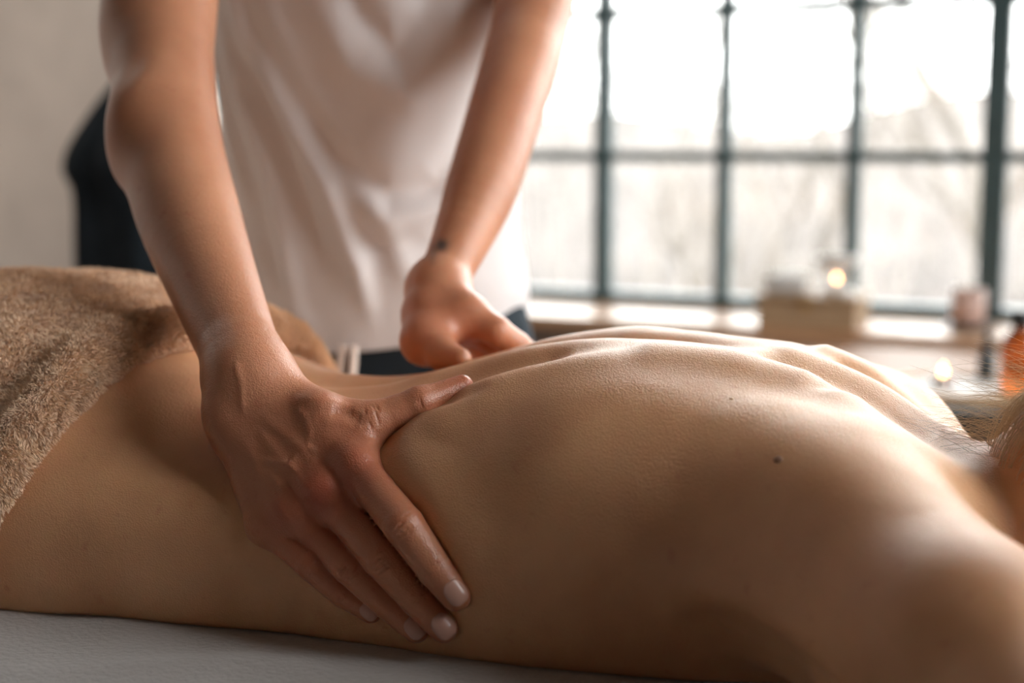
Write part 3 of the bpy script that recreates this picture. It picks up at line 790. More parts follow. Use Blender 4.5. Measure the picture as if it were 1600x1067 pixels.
def refine(P, Fq, keep):
    "split every face that 'keep' picks into four, with triangles around the border"
    return refine2(P, Fq.tolist(), keep)
def refine2(P, Fl, keep):
    bm = bmesh.new()
    for p in P: bm.verts.new(p)
    bm.verts.ensure_lookup_table(); V = bm.verts
    for f in Fl:
        try: bm.faces.new([V[i] for i in f])
        except ValueError: pass
    bm.verts.index_update()
    es = [e for e in bm.edges if keep[e.verts[0].index] and keep[e.verts[1].index]]
    bmesh.ops.subdivide_edges(bm, edges=es, cuts=1, use_grid_fill=True)
    bmesh.ops.triangulate(bm, faces=[f for f in bm.faces if len(f.verts) != 4])
    me = bpy.data.meshes.new('m'); bm.to_mesh(me); bm.free(); return me
def coords(me):
    a = np.empty(len(me.vertices)*3, np.float32); me.vertices.foreach_get('co', a); return a.reshape(-1, 3).astype(float)
def normals(me):
    a = np.empty(len(me.vertices)*3, np.float32); me.vertex_normals.foreach_get('vector', a); return a.reshape(-1, 3).astype(float)

# the therapist's mesh: 2.4 mm grid, the right hand split twice
P, Fq = polygonize(ther, (-1.0, .60, .60), (-.15, 1.62, 1.72), 0.0024)
HC = (R_WR+RH['middle']['J'][1])/2
k1 = (np.linalg.norm(P-HC, axis=1) < .125) & (P[:, 1] < .93)
me = refine(P, Fq, k1)
P = coords(me); Nn = normals(me)
# second split where creases and veins lie: the side of the hand away from the skin it presses
k2 = (np.linalg.norm(P-HC, axis=1) < .115) & (P[:, 1] < .92) & (Nn@(-FW) > -.1)
F2 = [tuple(p.vertices) for p in me.polygons]
bpy.data.meshes.remove(me); me = refine2(P, F2, k2)
P = coords(me); m = (np.linalg.norm(P-HC, axis=1) < .13) & (P[:, 1] < .94)
Q = P[m]
for _ in range(2): Q = newton(ther, Q, .0024)
P[m] = Q; me.vertices.foreach_set('co', P.astype(np.float32).ravel()); me.update()
HT = lambda px, py: (lambda d: pix(px, py, d if d else .87))(trace(ther, px, py))
zc = lambda x, y: (300+x/2.2227, 540+y/2.2227)      # from the close-up I measured
FL = []                                              # polyline, amount, half width
def fl(pts, amt, w, z=True): FL.append(([HT(*(zc(*p) if z else p)) for p in pts], amt*(.68 if w > .0012 else 1.0), w*(1.15 if w > .0012 else 1)))
# veins
fl([(225, 395), (285, 402), (340, 412), (372, 372), (402, 350), (440, 372)], .0013, .0019)
fl([(262, 432), (292, 470), (318, 500), (350, 512)], .0012, .0019)
fl([(340, 412), (385, 470), (420, 505)], .0009, .0018)
fl([(402, 350), (410, 300), (395, 250), (360, 215)], .0009, .0020)
fl([(300, 540), (322, 585), (330, 610)], .0008, .0020)
# tendons
fl([(150, 60), (172, 130), (180, 230)], .0014, .0022)
fl([(250, 250), (350, 330), (440, 420), (500, 470)], .0011, .0034)
fl([(230, 290), (310, 390), (380, 480), (430, 540)], .0011, .0034)
fl([(180, 330), (240, 440), (300, 540)], .0010, .0034)
fl([(350, 190), (430, 190), (520, 215), (600, 225)], .0016, .0036)
fl([(440, 265), (520, 262), (590, 300), (630, 350)], .0016, .0040)
fl([(330, 230), (380, 300), (420, 340)], -.0010, .0050)
fl([(480, 230), (540, 240), (585, 270)], -.0012, .0036)
# valleys between the metacarpals
fl([(330, 430), (400, 520), (440, 600)], -.0010, .0035); fl([(260, 470), (310, 560), (335, 640)], -.0009, .0035)
fl([(430, 400), (500, 470), (555, 520)], -.0012, .0035)
# creases over the finger joints: short arcs across each finger
def creases(c, ax, half, n, gap, amt, w, bow=5):
    ax = np.array(ax, float); ax /= np.linalg.norm(ax); cr = np.array([-ax[1], ax[0]])
    for i in range(n):
        s_ = (i-(n-1)/2)*gap
        fl([np.array(c)+ax*(s_+bow*(1 if s_ > 0 else -1)*(1-(u/half)**2))+cr*u for u in np.linspace(-half, half, 5)], amt, w)
creases((737, 627), (.62, .78), 44, 4, 15, -.0012, .0009); creases((658, 748), (.66, .75), 42, 4, 15, -.0012, .0009)
creases((549, 784), (.68, .73), 36, 4, 14, -.0012, .0009); creases((420, 785), (.70, .71), 26, 3, 12, -.0009, .0009)
creases((842, 775), (.60, .80), 36, 2, 10, -.0007, .0008); creases((793, 880), (.64, .77), 34, 2, 10, -.0007, .0008)
creases((690, 893), (.66, .75), 28, 2, 9, -.0006, .0008); creases((528, 872), (.72, .69), 22, 2, 8, -.0006, .0008)
creases((630, 245), (.9, -.3), 40, 4, 12, -.0008, .0009); creases((800, 200), (.9, -.3), 22, 3, 9, -.0006, .0008)
P = coords(me); Nn = normals(me)
m = np.nonzero((np.linalg.norm(P-HC, axis=1) < .14) & (P[:, 1] < .96))[0]; Q = P[m]; s_ = np.zeros(len(m))
for L, amt, w in FL:
    d_, t_ = polydist(Q, L); s_ += amt*gauss(d_, w)*np.minimum(1, np.minimum(t_, 1-t_)*6+.25)
s_ += .00006*lattice_noise(Q, 420, 3)
P[m] += Nn[m]*s_[:, None]
me.vertices.foreach_set('co', P.astype(np.float32).ravel()); me.update()
fl_ = np.full(len(P), .10)+.16*np.exp(-(np.linalg.norm(P-HC, axis=1)/.10)**2)
ball = lambda c, r: np.exp(-(np.linalg.norm(P-c, axis=1)/r)**2)
for c, r, a in ((HT(*zc(425, 520)), .016, .55), (HT(*zc(300, 580)), .012, .35), (HT(*zc(560, 430)), .022, .30), (HT(*zc(530, 300)), .03, .15)):
    fl_ += a*ball(c, r)
for n_ in RH:
    J = RH[n_]['J']; fl_ += .32*ball(J[1], .014)+.18*ball((J[1]+J[0])/2, .02)+.30*ball(J[3], .013)+.2*ball(J[2], .012)
fl_ += .45*ball(TH_[3], .016)+.25*ball(TH_[2], .016)
fl_ += .55*ball(pix(735, 535, 1.10), .035)+.35*ball(pix(655, 530, 1.07), .03)+.3*ball(R_EL+(-.03, 0, 0), .03)+.25*ball(L_EL, .04)
ink = np.zeros(len(P))
tt = trace(ther, 690, 383); tc = pix(690, 383, tt if tt else 1.1)
e1 = RT*1.0; v_ = P-tc; a_ = v_@RT; b_ = v_@UP
near = np.linalg.norm(v_, axis=1) < .03
star = np.exp(-((a_/.0045)**2+((b_)/.0050)**2)) ; star2 = np.exp(-(((a_+.006)/.0022)**2+((b_+.010)/.008)**2))*.5
ink = np.where(near, np.clip(star*1.2+star2, 0, .85), 0)
vcolor(me, 'flush', np.clip(fl_, 0, 1)); vcolor(me, 'ink', ink)
therapist = link('person', me, SKIN_T)
tag(therapist, 'standing massage therapist in white sleeveless top pressing both hands on the bare back', 'person')

# fingernails, each a curved plate laid on its fingertip
NAILM = simple('nail_plate', (.58, .33, .26), .28, .5, noise=.04)
def nail(c, ax, ln, wd, parent=therapist):
    "c: pixel of the centre, ax: finger direction in the image (pixels)"
    d0 = trace(ther, *c); C0 = pix(*c, d0); g = grad(ther, C0[None], .0015)[0]; n = g/np.linalg.norm(g)
    n = n*.85+(-FW)*.15*0; n /= np.linalg.norm(n)
    a = RT*ax[0]-UP*ax[1]; a -= n*(a@n); a /= np.linalg.norm(a); w = np.cross(n, a)
    U = np.linspace(-1, 1, 13); Vv = np.linspace(-1, 1, 15); pts = []
    for v in Vv:
        wid = wd/2*(1-.12*max(0, -v)**2)*max(.12, 1-abs(v)**3.5)**.42
        for u in U: pts.append(C0+w*u*wid+a*(v*ln/2)-n*(.0001+.28*(u*wid)**2/(.5*wd)))
    pts = np.array(pts)
    for _ in range(3):                                   # settle on the skin along the nail's normal
        f = ther(pts); pts -= n*np.clip(f, -.002, .002)[:, None]*.9
    pts = pts+n*.00035
    Vg = np.concatenate([pts, pts-n*.0009]); nu, nv = 13, 15; F = []
    for j in range(nv-1):
        for i in range(nu-1):
            q = [j*nu+i, j*nu+i+1, (j+1)*nu+i+1, (j+1)*nu+i]; F.append(q); F.append([k+nu*nv for k in q[::-1]])
    rim = [i for i in range(nu)]+[j*nu+nu-1 for j in range(1, nv)]+[(nv-1)*nu+i for i in range(nu-2, -1, -1)]+[j*nu for j in range(nv-2, 0, -1)]
    for x, y in zip(rim, rim[1:]+rim[:1]): F.append([y, x, x+nu*nv, y+nu*nv])
    me = mesh_np('fingernail', Vg, F); return link('fingernail', me, NAILM, parent)
nail(zc(917, 858), (.60, .80), .0150, .0125); nail(zc(876, 974), (.62, .78), .0155, .0130)
nail(zc(775, 980), (.68, .73), .0135, .0115); nail(zc(614, 925), (.72, .69), .0115, .0090)
# ------------------------------------------------------------------ the lying person's mesh, dented where the hand presses
NECKF = [([np.array([.004, .862, .79]), np.array([-.004, .873, .835]), np.array([-.008, .895, .852]), np.array([-.010, .93, .85])], -.0030, .0030),
         ([np.array([.018, .858, .79]), np.array([.012, .870, .832]), np.array([.008, .895, .847]), np.array([.004, .93, .845])], -.0030, .0030),
         ([np.array([.011, .858, .79]), np.array([.004, .868, .834]), np.array([.000, .895, .851])], .0020, .0035)]
DENT = [(TH_[3], .0, .016), ]
def press(P, D):
    i = np.nonzero((np.abs(D) < .02) & (P[:, 0] > -.50) & (P[:, 0] < .04))[0]
    if not len(i): return D
    Q = P[i]; s = np.zeros(len(i))
    for L, amt, w in NECKF:
        d, t = polydist(Q, L); s += amt*gauss(d, w)
    # flesh pushed up ahead of the web of the thumb and along the index finger
    d, t = polydist(Q, BULGE); s += .0055*gauss(d, .020)*(np.minimum(1, np.minimum(t, 1-t)*5+.4))
    d, t = polydist(Q, SINK); s -= .0040*gauss(d, .010)
    d, t = polydist(Q, PIT); s -= .015*gauss(d, .020)*np.minimum(1, t*3)
    d, t = polydist(Q, PIT2); s -= .006*gauss(d, .006)*np.minimum(1, t*3)
    D[i] -= s
    return D
hits = lambda *ps: [pix(*p, trace(body, *p)) for p in ps if trace(body, *p)]
PIT = hits((1050, 975), (1120, 1003), (1190, 1038), (1225, 1060), (1260, 1095))
PIT2 = hits((1075, 960), (1150, 987), (1220, 1022), (1260, 1048), (1300, 1080))
BULGE = [pix(*p, trace(body, *p)) for p in ((735, 640), (660, 668), (632, 705), (665, 780), (720, 850), (752, 930))]
SINK = [pix(*p, trace(body, *p)) for p in ((735, 612), (660, 640), (600, 680), (650, 800), (700, 890))]
body.post.insert(1, press)
P, Fq = polygonize(body, (-1.95, .3, .40), (.62, 1.4, .97), 0.0032)
me = mesh_np('person', P, Fq); P = coords(me); Nn = normals(me)
P += Nn*(.00012*lattice_noise(P, 90, 5)+.0005*lattice_noise(P, 28, 6))[:, None]
# a few raised spots and a mole below the near shoulder blade
mole = np.zeros(len(P))
me.vertices.foreach_set('co', P.astype(np.float32).ravel()); me.update()
fl_ = np.full(len(P), .04)
for p, r, a in (((640, 720), .02, .1), ((1050, 830), .08, .16), ((1380, 900), .07, .2), ((430, 700), .05, .15)):
    d_ = trace(body, *p)
    if d_: fl_ += a*np.exp(-(np.linalg.norm(P-pix(*p, d_), axis=1)/r)**2)
vcolor(me, 'flush', np.clip(fl_, 0, 1))
client = link('person', me, SKIN_C)
tag(client, 'person lying face down on the massage table with bare back and beige blanket over hips', 'person')
spot = simple('mole_skin', (.30, .15, .09), .5)
for (px, py, r, mt) in ((1216, 718, .0026, spot), (1228, 652, .0018, SKIN_C), (1143, 623, .0015, SKIN_C), (1240, 745, .0011, SKIN_C)):
    d_ = trace(body, px, py); c = pix(px, py, d_); g = grad(body, c[None], .002)[0]; g /= np.linalg.norm(g)
    mb = MB(); prof = [(r*math.cos(a), r*.45*math.sin(a)) for a in np.linspace(0, math.pi/2-.05, 7)]
    mb.lathe([(r*.9, -r*.4)]+prof, n=18, M=Matrix.Translation(c-g*.0001) @ Vector(g).to_track_quat('Z', 'Y').to_matrix().to_4x4())
    mb.build('mole' if mt is spot else 'pimple', mt, client, smooth=True)
# ------------------------------------------------------------------ massage table and sheet
TX0, TX1, TY0, TY1 = -1.95, -.02, .46, 1.135
mt = empty('massage_table', ((TX0+TX1)/2, (TY0+TY1)/2, 0)); tag(mt, 'padded massage table under the white sheet, person lying on it', 'massage table')
LEA = simple('cream_vinyl', (.5, .45, .38), .5); LEGW = wood('beech', (.45, .28, .15), (.60, .40, .24), .4)
cx, cy = (TX0+TX1)/2, (TY0+TY1)/2
MB().box((0, 0, TZ-.042), (TX1-TX0, TY1-TY0, .060), bev=.022, seg=5).build('pad', LEA, mt, smooth=True)
MB().box((0, 0, TZ-.105), (TX1-TX0-.06, TY1-TY0-.05, .062), bev=.004).build('frame', LEGW, mt)
for sx in (-.85, .85):
    for sy in (-.27, .27): MB().box((sx, sy, (TZ-.136)/2), (.045, .045, TZ-.136), bev=.004).build('leg', LEGW, mt)
fr = MB(); fr.lathe([(.085, 0), (.14, .0), (.155, .012), (.155, .028), (.14, .040), (.085, .040), (.07, .028), (.07, .012), (.085, 0)], n=48)
fr.build('face_cradle', LEA, mt, smooth=True).location = (.115-cx, .905-cy, TZ-.075)
for sy in (-.08, .08): MB().tube([(TX1-.05-cx, .905+sy-cy, TZ-.09), (.09-cx, .905+sy*1.1-cy, TZ-.062)], .009, 10).build('cradle_arm', LEGW, mt)
# sheet: soft flannel, slightly rucked around the body
SHEET, t, b = nodes('white_flannel')
co = N(t, 'ShaderNodeTexCoord'); n = N(t, 'ShaderNodeTexNoise', Scale=240.0, Detail=4.0); t.links.new(co.outputs['Object'], n.inputs['Vector'])
n2 = N(t, 'ShaderNodeTexNoise', Scale=30.0, Detail=5.0); t.links.new(co.outputs['Object'], n2.inputs['Vector'])
ad = N(t, 'ShaderNodeMath', operation='ADD'); t.links.new(n.outputs[0], ad.inputs[0]); t.links.new(n2.outputs[0], ad.inputs[1])
bp = N(t, 'ShaderNodeBump', Strength=.55, Distance=.002); t.links.new(ad.outputs[0], bp.inputs['Height']); t.links.new(bp.outputs[0], b.inputs['Normal'])
b.inputs['Base Color'].default_value = (.45, .425, .415, 1); b.inputs['Roughness'].default_value = .95; b.inputs['Sheen Weight'].default_value = .4; b.inputs['Specular IOR Level'].default_value = .15
nu, nv = 260, 150
X = np.linspace(TX0-.012, TX1+.012, nu); prof = []
# profile across: hangs down either side
hang = .20
ys = np.concatenate([np.full(20, TY0-.014), np.linspace(TY0-.014, TY1+.014, 110), np.full(20, TY1+.014)])
zs = np.concatenate([np.linspace(TZ-hang, TZ-.012, 20), np.full(110, TZ), np.linspace(TZ-.012, TZ-hang, 20)])
XX, YY = np.meshgrid(X, ys, indexing='ij'); ZZ = np.tile(zs, (nu, 1))
P = np.stack([XX, YY, ZZ], -1).reshape(-1, 3)
ontop = np.clip((P[:, 2]-(TZ-.02))/.02, 0, 1)
edge = np.minimum(P[:, 1]-(TY0-.014), (TY1+.014)-P[:, 1]); rnd = np.clip(1-edge/.03, 0, 1); P[:, 2] -= ontop*.012*rnd**2
P[:, 2] += ontop*(.0016*lattice_noise(P*np.array([1, 1, 0]), 9, 2)+.0009*lattice_noise(P*np.array([1, 1, 0]), 26, 4))
for L, a, w in (([(-.60, .60, TZ), (-.42, .70, TZ), (-.25, .69, TZ), (-.12, .60, TZ)], .0030, .016), ([(-.55, .56, TZ), (-.35, .64, TZ), (-.2, .60, TZ)], -.0015, .02)):
    d_, t_ = polydist(P, L); P[:, 2] += ontop*a*gauss(d_, w)*np.minimum(1, np.minimum(t_, 1-t_)*4)
P[:, 1] += (1-ontop)*.006*np.sin(P[:, 0]*19+1)*np.sign(P[:, 1]-cy)+(1-ontop)*.004*np.sign(P[:, 1]-cy)
F = np.array([(i*nv+j, (i+1)*nv+j, (i+1)*nv+j+1, i*nv+j+1) for i in range(nu-1) for j in range(nv-1)])
me = mesh_np('sheet', P, F); sh = link('sheet', me, SHEET); tag(sh, 'soft white flannel sheet spread over the massage table', 'sheet')
sm = sh.modifiers.new('s', 'SOLIDIFY'); sm.thickness = .003; sm.offset = -1

# ------------------------------------------------------------------ beige plush blanket over the hips
HEMP = [(0, 835), (40, 770), (100, 690), (150, 640), (200, 595), (240, 570), (290, 557)]
H3 = [pix(*p, trace(body, *p)) for p in HEMP]
AX = lambda P: np.arctan2(P[:, 2]-.80, -(P[:, 1]-.905))       # 0 near side, pi/2 top, pi far side
hp = np.array(H3); ha = AX(hp); hx = hp[:, 0]
ha = np.concatenate([[-.8, -.3], ha, [1.65, 2.0, 2.5, 3.2, 4]]); hx = np.concatenate([[hx[0]-.05, hx[0]-.02], hx, [-.558, -.558, -.555, -.55, -.55]])
o_ = np.argsort(ha); ha, hx = ha[o_], hx[o_]
def blanket(P):
    D = body_smooth(P)
    r = (P[:, 0]-np.interp(AX(P), ha, hx))*.78
    hem = gauss(r+.015, .011)*.0105-gauss(r+.038, .012)*.0018
    und = .0045*lattice_noise(P, 11, 8)+.0016*lattice_noise(P, 33, 9)
    outer = D-.0165-hem-und; inner = -(D-.0015)
    d = smax(outer, inner, .002); d = smax(d, r, .012); d = smax(d, (TZ+.004)-P[:, 2], .004); d = smax(d, -1.80-P[:, 0], .01)
    return d
legs = Field()
for sgn in (1, -1):
    hy = .914+(-.085)*sgn; legs.add(Cone((-.95, hy, .835), (-1.28, hy, .81), .088, .066, .16)); legs.add(Cone((-1.28, hy, .81), (-1.66, hy, .80), .064, .048, .12)); legs.add(Cone((-1.66, hy, .79), (-1.85, hy, .785), .046, .044, .1))
legs.add(Cone((-1.0, .914, .80), (-1.8, .914, .79), .05, .035, .1))
def body_smooth(P):
    a = torso(P); b = legs(P, pad=.05); return smin(a, b, .06)
BF = Field(); BF.add(Fn(blanket, (-1.9, .6, .74), (-.44, 1.2, 1.0), 0))
P, Fq = polygonize(BF, (-1.88, .64, .74), (-.45, 1.18, 1.0), .0036)
me0 = mesh_np('b', P, Fq); Nn = normals(me0); P = coords(me0); bpy.data.meshes.remove(me0)
fine = np.clip((P[:, 0]+.95)/.1, 0, 1)
P += Nn*(.0011*lattice_noise(P, 85, 12)+.0009*lattice_noise(P, 170, 13))[:, None]*fine[:, None]
PLUSH, t, b = nodes('beige_plush')
co = N(t, 'ShaderNodeTexCoord'); n = N(t, 'ShaderNodeTexNoise', Scale=120.0, Detail=5.0); t.links.new(co.outputs['Object'], n.inputs['Vector'])
t.links.new(ramp(t, n.outputs[0], [(.3, (.72, .48, .33)), (.7, (.84, .60, .43))]), b.inputs['Base Color'])
b.inputs['Roughness'].default_value = 1; b.inputs['Sheen Weight'].default_value = .6; b.inputs['Specular IOR Level'].default_value = .1
bp = N(t, 'ShaderNodeBump', Strength=.5, Distance=.002); t.links.new(n.outputs[0], bp.inputs['Height']); t.links.new(bp.outputs[0], b.inputs['Normal'])
me = mesh_np('blanket', P, Fq); bl = link('blanket', me, PLUSH)
tag(bl, 'thick beige plush blanket covering the hips and legs of the lying person', 'blanket')
# pile: short bent fibres over the part in view
Nn = normals(me); Pq = P; F_ = Fq
ctr = P[Fq].mean(1); fn = Nn[Fq].mean(1); fn /= np.linalg.norm(fn, axis=1)[:, None]
vis = (ctr[:, 0] > -.90) & ((CAM-ctr)*fn).sum(1).__gt__(-.02) & (ctr[:, 2] > TZ+.01)
idx = np.nonzero(vis)[0]; nf = 230000
hemd = np.abs(ctr[idx, 0]-np.interp(AX(ctr[idx]), ha, hx))
wgt = np.where(hemd < .03, 2.2, 1.0)*np.clip((ctr[idx, 0]+1.0)/.3, .2, 1); wgt /= wgt.sum()
pick = rng.choice(idx, nf, p=wgt); w3 = rng.dirichlet((1, 1, 1, 1), nf)
B0 = (P[Fq[pick]]*w3[:, :, None]).sum(1); Bn = (Nn[Fq[pick]]*w3[:, :, None]).sum(1); Bn /= np.linalg.norm(Bn, axis=1)[:, None]
cl = np.stack([lattice_noise(B0, 75, s) for s in (21, 22, 23)], 1)+.5*np.stack([lattice_noise(B0, 190, s) for s in (24, 25, 26)], 1)
hd = B0[:, 0]-np.interp(AX(B0), ha, hx); out = np.clip(1+hd/.022, 0, 1)[:, None]*np.array([.8, -.2, -.5])
dr = Bn+.75*cl+.35*rng.normal(size=(nf, 3))+np.array([.1, -.15, -.35])+out; dr -= Bn*np.minimum((dr*Bn).sum(1), 0)[:, None]*1.2
dr /= np.linalg.norm(dr, axis=1)[:, None]
ln = rng.uniform(.0026, .0050, nf)[:, None]; sd = np.cross(dr, rng.normal(size=(nf, 3))); sd /= np.linalg.norm(sd, axis=1)[:, None]
wd2 = .00030
a0 = B0-Bn*.0004+sd*wd2; a1 = B0-Bn*.0004-sd*wd2; mid = B0+dr*ln*.55+Bn*ln*.12; b0 = mid+sd*wd2*.8; b1 = mid-sd*wd2*.8; tp = B0+dr*ln
V = np.stack([a0, a1, b1, b0, tp], 1).reshape(-1, 3); base = np.arange(nf)*5
T3 = np.concatenate([np.stack([base, base+1, base+2], 1), np.stack([base, base+2, base+3], 1), np.stack([base+3, base+2, base+4], 1)])
FIB = simple('plush_fibre', (.94, .68, .49), 1.0, .1, noise=.12, scale=60)
FIB.node_tree.nodes['Principled BSDF'].inputs['Sheen Weight'].default_value = .3
o = link('pile', mesh_np('pile', V, T3), FIB, bl); o['kind'] = 'stuff'

# ------------------------------------------------------------------ the therapist's sleeveless top
SHIRT, t, b = nodes('white_cotton')
co = N(t, 'ShaderNodeTexCoord'); n = N(t, 'ShaderNodeTexNoise', Scale=500.0, Detail=2.0); t.links.new(co.outputs['Object'], n.inputs['Vector'])
bp = N(t, 'ShaderNodeBump', Strength=.2, Distance=.001); t.links.new(n.outputs[0], bp.inputs['Height']); t.links.new(bp.outputs[0], b.inputs['Normal'])
b.inputs['Base Color'].default_value = (.70, .65, .645, 1); b.inputs['Roughness'].default_value = .9; b.inputs['Specular IOR Level'].default_value = .15
b.inputs['Subsurface Weight'].default_value = .0
nA, nZ = 420, 260
zk = np.array([.835, .90, 1.00, 1.10, 1.20, 1.28, 1.34, 1.385, 1.42]); 
cxk = np.array([-.662, -.660, -.662, -.662, -.655, -.630, -.615, -.608, -.605]); cyk = np.array([1.385, 1.38, 1.375, 1.365, 1.34, 1.33, 1.32, 1.30, 1.285])
axk = np.array([.163, .163, .158, .153, .158, .165, .160, .120, .078]); ayk = np.array([.125, .125, .120, .120, .122, .12, .105, .09, .072])
zz = np.linspace(0, 1, nZ)**1.0*(1.42-.845)+.845; aa = np.linspace(0, 2*math.pi, nA, endpoint=False)
A, Z = np.meshgrid(aa, zz); ci = lambda k: np.interp(Z, zk, k)
# soften the corners of the table
def sm(k):
    v = np.interp(zz, zk, k); w = np.hanning(41); w /= w.sum(); vp = np.pad(v, 20, mode='edge'); return np.convolve(vp, w, 'valid')
cxz, cyz, axz, ayz = (sm(k)[:, None] for k in (cxk, cyk, axk, ayk))
ca, sa = np.cos(A), np.sin(A)
r_ = (np.abs(ca)**2.3+np.abs(sa)**2.3)**(-1/2.3)
Zh = Z+np.clip(1-(Z-.845)/.10, 0, 1)*(.014*ca**2+.010*ca)
Px = cxz+axz*r_*ca; Py = cyz+ayz*r_*sa
P = np.stack([Px, Py, Zh], -1).reshape(-1, 3)
nrm = np.stack([(ca/axz), (sa/ayz), np.zeros_like(ca)], -1).reshape(-1, 3); nrm /= np.linalg.norm(nrm, axis=1)[:, None]
front = sa.reshape(-1) < .15
def fp(*pts):
    out = []
    for (px, py) in pts:
        D = FW+(px-800)/FPX*RT+(533.5-py)/FPX*UP; t_ = (1.255-CAM[1])/D[1]; out.append(CAM+t_*D)
    return np.array(out)
FOLDS = [(fp((372, -60), (400, 60), (450, 163), (511, 292), (560, 420), (575, 500)), .0085, .010), (fp((350, 20), (382, 157), (421, 270), (450, 380), (470, 490)), .0080, .010),
         (fp((420, -40), (480, 120), (545, 260), (610, 390), (640, 470)), .0045, .013), (fp((335, 60), (342, 150), (365, 260), (385, 330)), .0060, .009),
         (fp((398, 30), (425, 160), (470, 300), (515, 440)), -.0070, .011), (fp((440, 40), (500, 170), (560, 300), (600, 420)), -.004, .014),
         (fp((760, 70), (720, 190), (668, 290), (600, 300), (520, 240), (470, 150)), -.0065, .014), (fp((755, 120), (725, 240), (680, 330), (600, 350), (530, 300)), .0065, .013),
         (fp((745, 180), (715, 290), (660, 385), (580, 390), (520, 350)), -.004, .013), (fp((690, -60), (660, 30), (620, 80), (580, 20), (560, -60)), -.007, .014),
         (fp((740, -60), (700, 80), (630, 150), (560, 110), (520, 0)), .006, .016), (fp((800, -60), (770, 60), (745, 150)), .007, .012), (fp((780, 300), (760, 420), (740, 510)), .004, .014),
         (fp((700, 420), (690, 480), (700, 530)), .003, .012), (fp((385, 380), (430, 450), (500, 530)), .003, .012)]
s_ = np.zeros(len(P)); Q = P[front]; sq = np.zeros(front.sum()); Q2 = Q.copy(); Q2[:, 1] = 1.255
for L, a_, w_ in FOLDS:
    L = L.copy(); L[:, 1] = 1.255
    d_, t_ = polydist(Q2, L); sq += a_*gauss(d_, w_)*np.minimum(1, np.minimum(t_, 1-t_)*5+.15)
s_[front] = sq*1.15
s_ += .004*np.sin(A.reshape(-1)*11+Z.reshape(-1)*14)*(~front)+.003*lattice_noise(P*np.array([1, 1, .5]), 22, 31)
hemband = np.clip(1-(Z.reshape(-1)-.845)/.012, 0, 1)
P += nrm*s_[:, None]
F = np.array([(j*nA+i, j*nA+(i+1) % nA, (j+1)*nA+(i+1) % nA, (j+1)*nA+i) for j in range(nZ-1) for i in range(nA)])
shirt = link('top', mesh_np('top', P, F), SHIRT, therapist)
sm_ = shirt.modifiers.new('s', 'SOLIDIFY'); sm_.thickness = .0015; sm_.offset = 1
shirt['label'] = 'loose white sleeveless top with hanging folds'
# dark trousers with a pale drawstring
TRO = simple('dark_navy_trousers', (.018, .026, .034), .85, .2, noise=.2, bump=.4)
tro = Field(); 
tro.add(Ell((-.642, 1.380, .865), (.146, .112, .13), None, .04))
for s in (-1, 1):
    tro.add(Tube([(-.642+.078*s, 1.375, .82), (-.642+.085*s, 1.375, .62), (-.642+.088*s, 1.385, .42), (-.642+.09*s, 1.40, .20), (-.642+.09*s, 1.40, .07)], [.084, .080, .066, .060, .058], .03))
P, Fq = polygonize(tro, (-.85, 1.2, 0), (-.35, 1.6, 1.03), .007); P += vnormals(P, Fq)*(.002*lattice_noise(P, 30, 41))[:, None]
link('trousers', mesh_np('trousers', P, Fq), TRO, therapist)
dsp = pix(545, 572, 1.395)
ds = MB()
for dx in (-.006, .006): ds.tube([(dsp[0]+dx, dsp[1], dsp[2]+.02), (dsp[0]+dx*1.2, dsp[1]-.008, dsp[2]-.01), (dsp[0]+dx*1.3, dsp[1]-.010, dsp[2]-.055)], .0045, 10)
ds.build('drawstring', simple('cream_cord', (.72, .58, .50), .9), therapist, smooth=True)['label'] = 'pale drawstring ends hanging from the waist'
SHOE = simple('black_shoe', (.02, .02, .02), .5)
for s in (-1, 1):
    f = Field(); f.add(Tube([(-.642+.09*s, 1.42, .045), (-.642+.092*s, 1.34, .038), (-.642+.10*s, 1.24, .030)], [.038, .040, .030], .01)); f.post.append(lambda P, D: smax(D, .002-P[:, 2], .003))
    P, Fq = polygonize(f, (-.8, 1.15, 0), (-.4, 1.5, .1), .006); link('shoe', mesh_np('shoe', P, Fq), SHOE, therapist)

# ------------------------------------------------------------------ the lying person's hair
HAIR, t, b = nodes('fine_ash_hair'); tl_ = N(t, 'ShaderNodeBsdfTranslucent'); tl_.inputs[0].default_value = (.85, .72, .55, 1); mx_ = N(t, 'ShaderNodeMixShader'); mx_.inputs[0].default_value = .4
t.links.new(b.outputs[0], mx_.inputs[1]); t.links.new(tl_.outputs[0], mx_.inputs[2]); t.links.new(mx_.outputs[0], [n_ for n_ in t.nodes if n_.type == 'OUTPUT_MATERIAL'][0].inputs[0]); b.inputs['Roughness'].default_value = .38
b.inputs['Base Color'].default_value = (.80, .68, .52, 1); b.inputs['Specular IOR Level'].default_value = .6; b.inputs['Subsurface Weight'].default_value = 0
def strand_mesh(S, r0):
    "S: (n, k, 3) paths -> three-sided tapering strands"
    n, k, _ = S.shape; T = np.gradient(S, axis=1); T /= np.linalg.norm(T, axis=2)[:, :, None]+1e-9
    a = np.cross(T, np.array([.3, .2, .93])); a /= np.linalg.norm(a, axis=2)[:, :, None]+1e-9; b_ = np.cross(T, a)
    tap = np.linspace(1, .35, k)[None, :, None]*np.asarray(r0).reshape(-1, 1, 1)
    R = [S+tap*(math.cos(q)*a+math.sin(q)*b_) for q in (0, 2.094, 4.189)]
    V = np.stack(R, 2).reshape(-1, 3); F = []
    st = (np.arange(n)*k*3)[:, None]+(np.arange(k-1)*3)[None]
    for i in range(3): F.append(np.stack([st+i, st+(i+1) % 3, st+3+(i+1) % 3, st+3+i], -1).reshape(-1, 4))
    return V, np.concatenate(F)
HCn = np.array([.074, .900, .830]); HR = np.array([.098, .072, .090])
nS, kS = 5200, 12
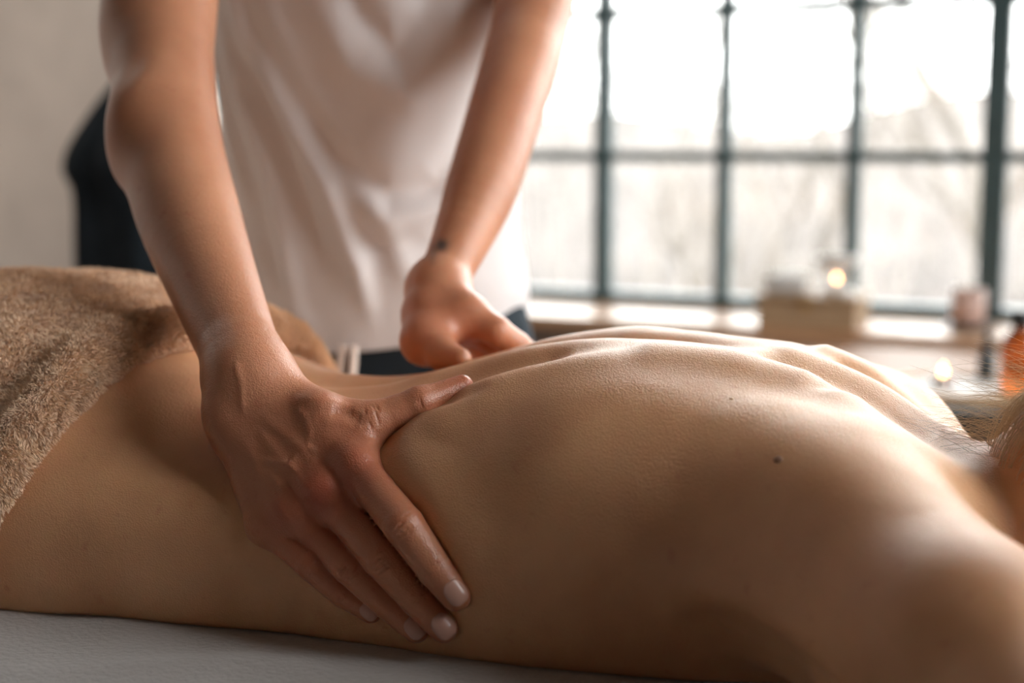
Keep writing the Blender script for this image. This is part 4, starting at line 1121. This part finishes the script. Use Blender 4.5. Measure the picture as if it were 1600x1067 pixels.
# roots over the back of the head, combed up to a loose bun at the crown, nape hairs falling to either side
u = rng.uniform(-1.0, 1.0, nS); v = rng.uniform(0, 2*math.pi, nS)
rt = np.stack([-np.sqrt(1-u**2)*np.cos(v)*1.0, np.sqrt(1-u**2)*np.sin(v), u], 1); rt = rt[(rt[:, 2] > -.35+.75*np.clip(-rt[:, 0], 0, 1))]
nS = len(rt); bun = np.array([.75, 0, .75]); bun = bun/np.linalg.norm(bun)
S = np.zeros((nS, kS, 3)); ts = np.linspace(0, 1, kS)
nz = rng.normal(size=(nS, 3))*.05
for j, t_ in enumerate(ts):
    d_ = rt*(1-t_)+bun*t_+nz*math.sin(math.pi*t_); d_ /= np.linalg.norm(d_, axis=1)[:, None]
    S[:, j] = HCn+d_*(HR+.002+.009*math.sin(math.pi*min(t_*1.2, 1))+rng.uniform(0, .0015))
V1, F1 = strand_mesh(S, np.full(nS, .00022))
# bun
nB = 900; S = np.zeros((nB, kS, 3)); bc = HCn+bun*(HR+.018); a0 = rng.uniform(0, 6.28, nB); b0 = rng.uniform(0, 6.28, nB); rr = .030
for j, t_ in enumerate(ts):
    a = a0+t_*3.2; b_ = b0+t_*1.3; ring = np.stack([np.cos(a), np.sin(a), np.zeros(nB)], 1)
    S[:, j] = bc+ring*(rr*.62+.012*np.cos(b_))[:, None]+np.stack([np.zeros(nB)]*2+[.014*np.sin(b_)], 1)
V2, F2 = strand_mesh(S, np.full(nB, .0003))
# stray hairs at the nape, blown towards the shoulders
nL = 420; S = np.zeros((nL, kS, 3))
for i in range(nL):
    ua = rng.uniform(.25, 1.25); ub = rng.uniform(-.35, .7); q = HCn+np.array([-math.cos(ua)*math.cos(ub), math.sin(ub), math.sin(ua)*math.cos(ub)])*HR*1.03; L_ = rng.uniform(.02, .065)*(1 if i % 5 else 1.25)
    d_ = np.array([-.9, rng.uniform(-.45, .4), rng.uniform(-.15, .7)]); d_ /= np.linalg.norm(d_)
    cv = np.array([rng.uniform(-.1, .1), rng.uniform(-.3, .3), -rng.uniform(.3, 1.0)])
    p = q.copy()
    for j in range(kS):
        S[i, j] = p; p = p+d_*L_/kS; d_ = d_+cv/kS*.9; d_ /= np.linalg.norm(d_)
V3, F3 = strand_mesh(S, rng.uniform(.00009, .00018, nL))
V = np.concatenate([V1, V2, V3]); F = np.concatenate([F1, F2+len(V1), F3+len(V1)+len(V2)])
o = link('hair', mesh_np('hair', V, F), HAIR, client); o['label'] = 'fine ash blonde hair pinned up with stray wisps at the nape'
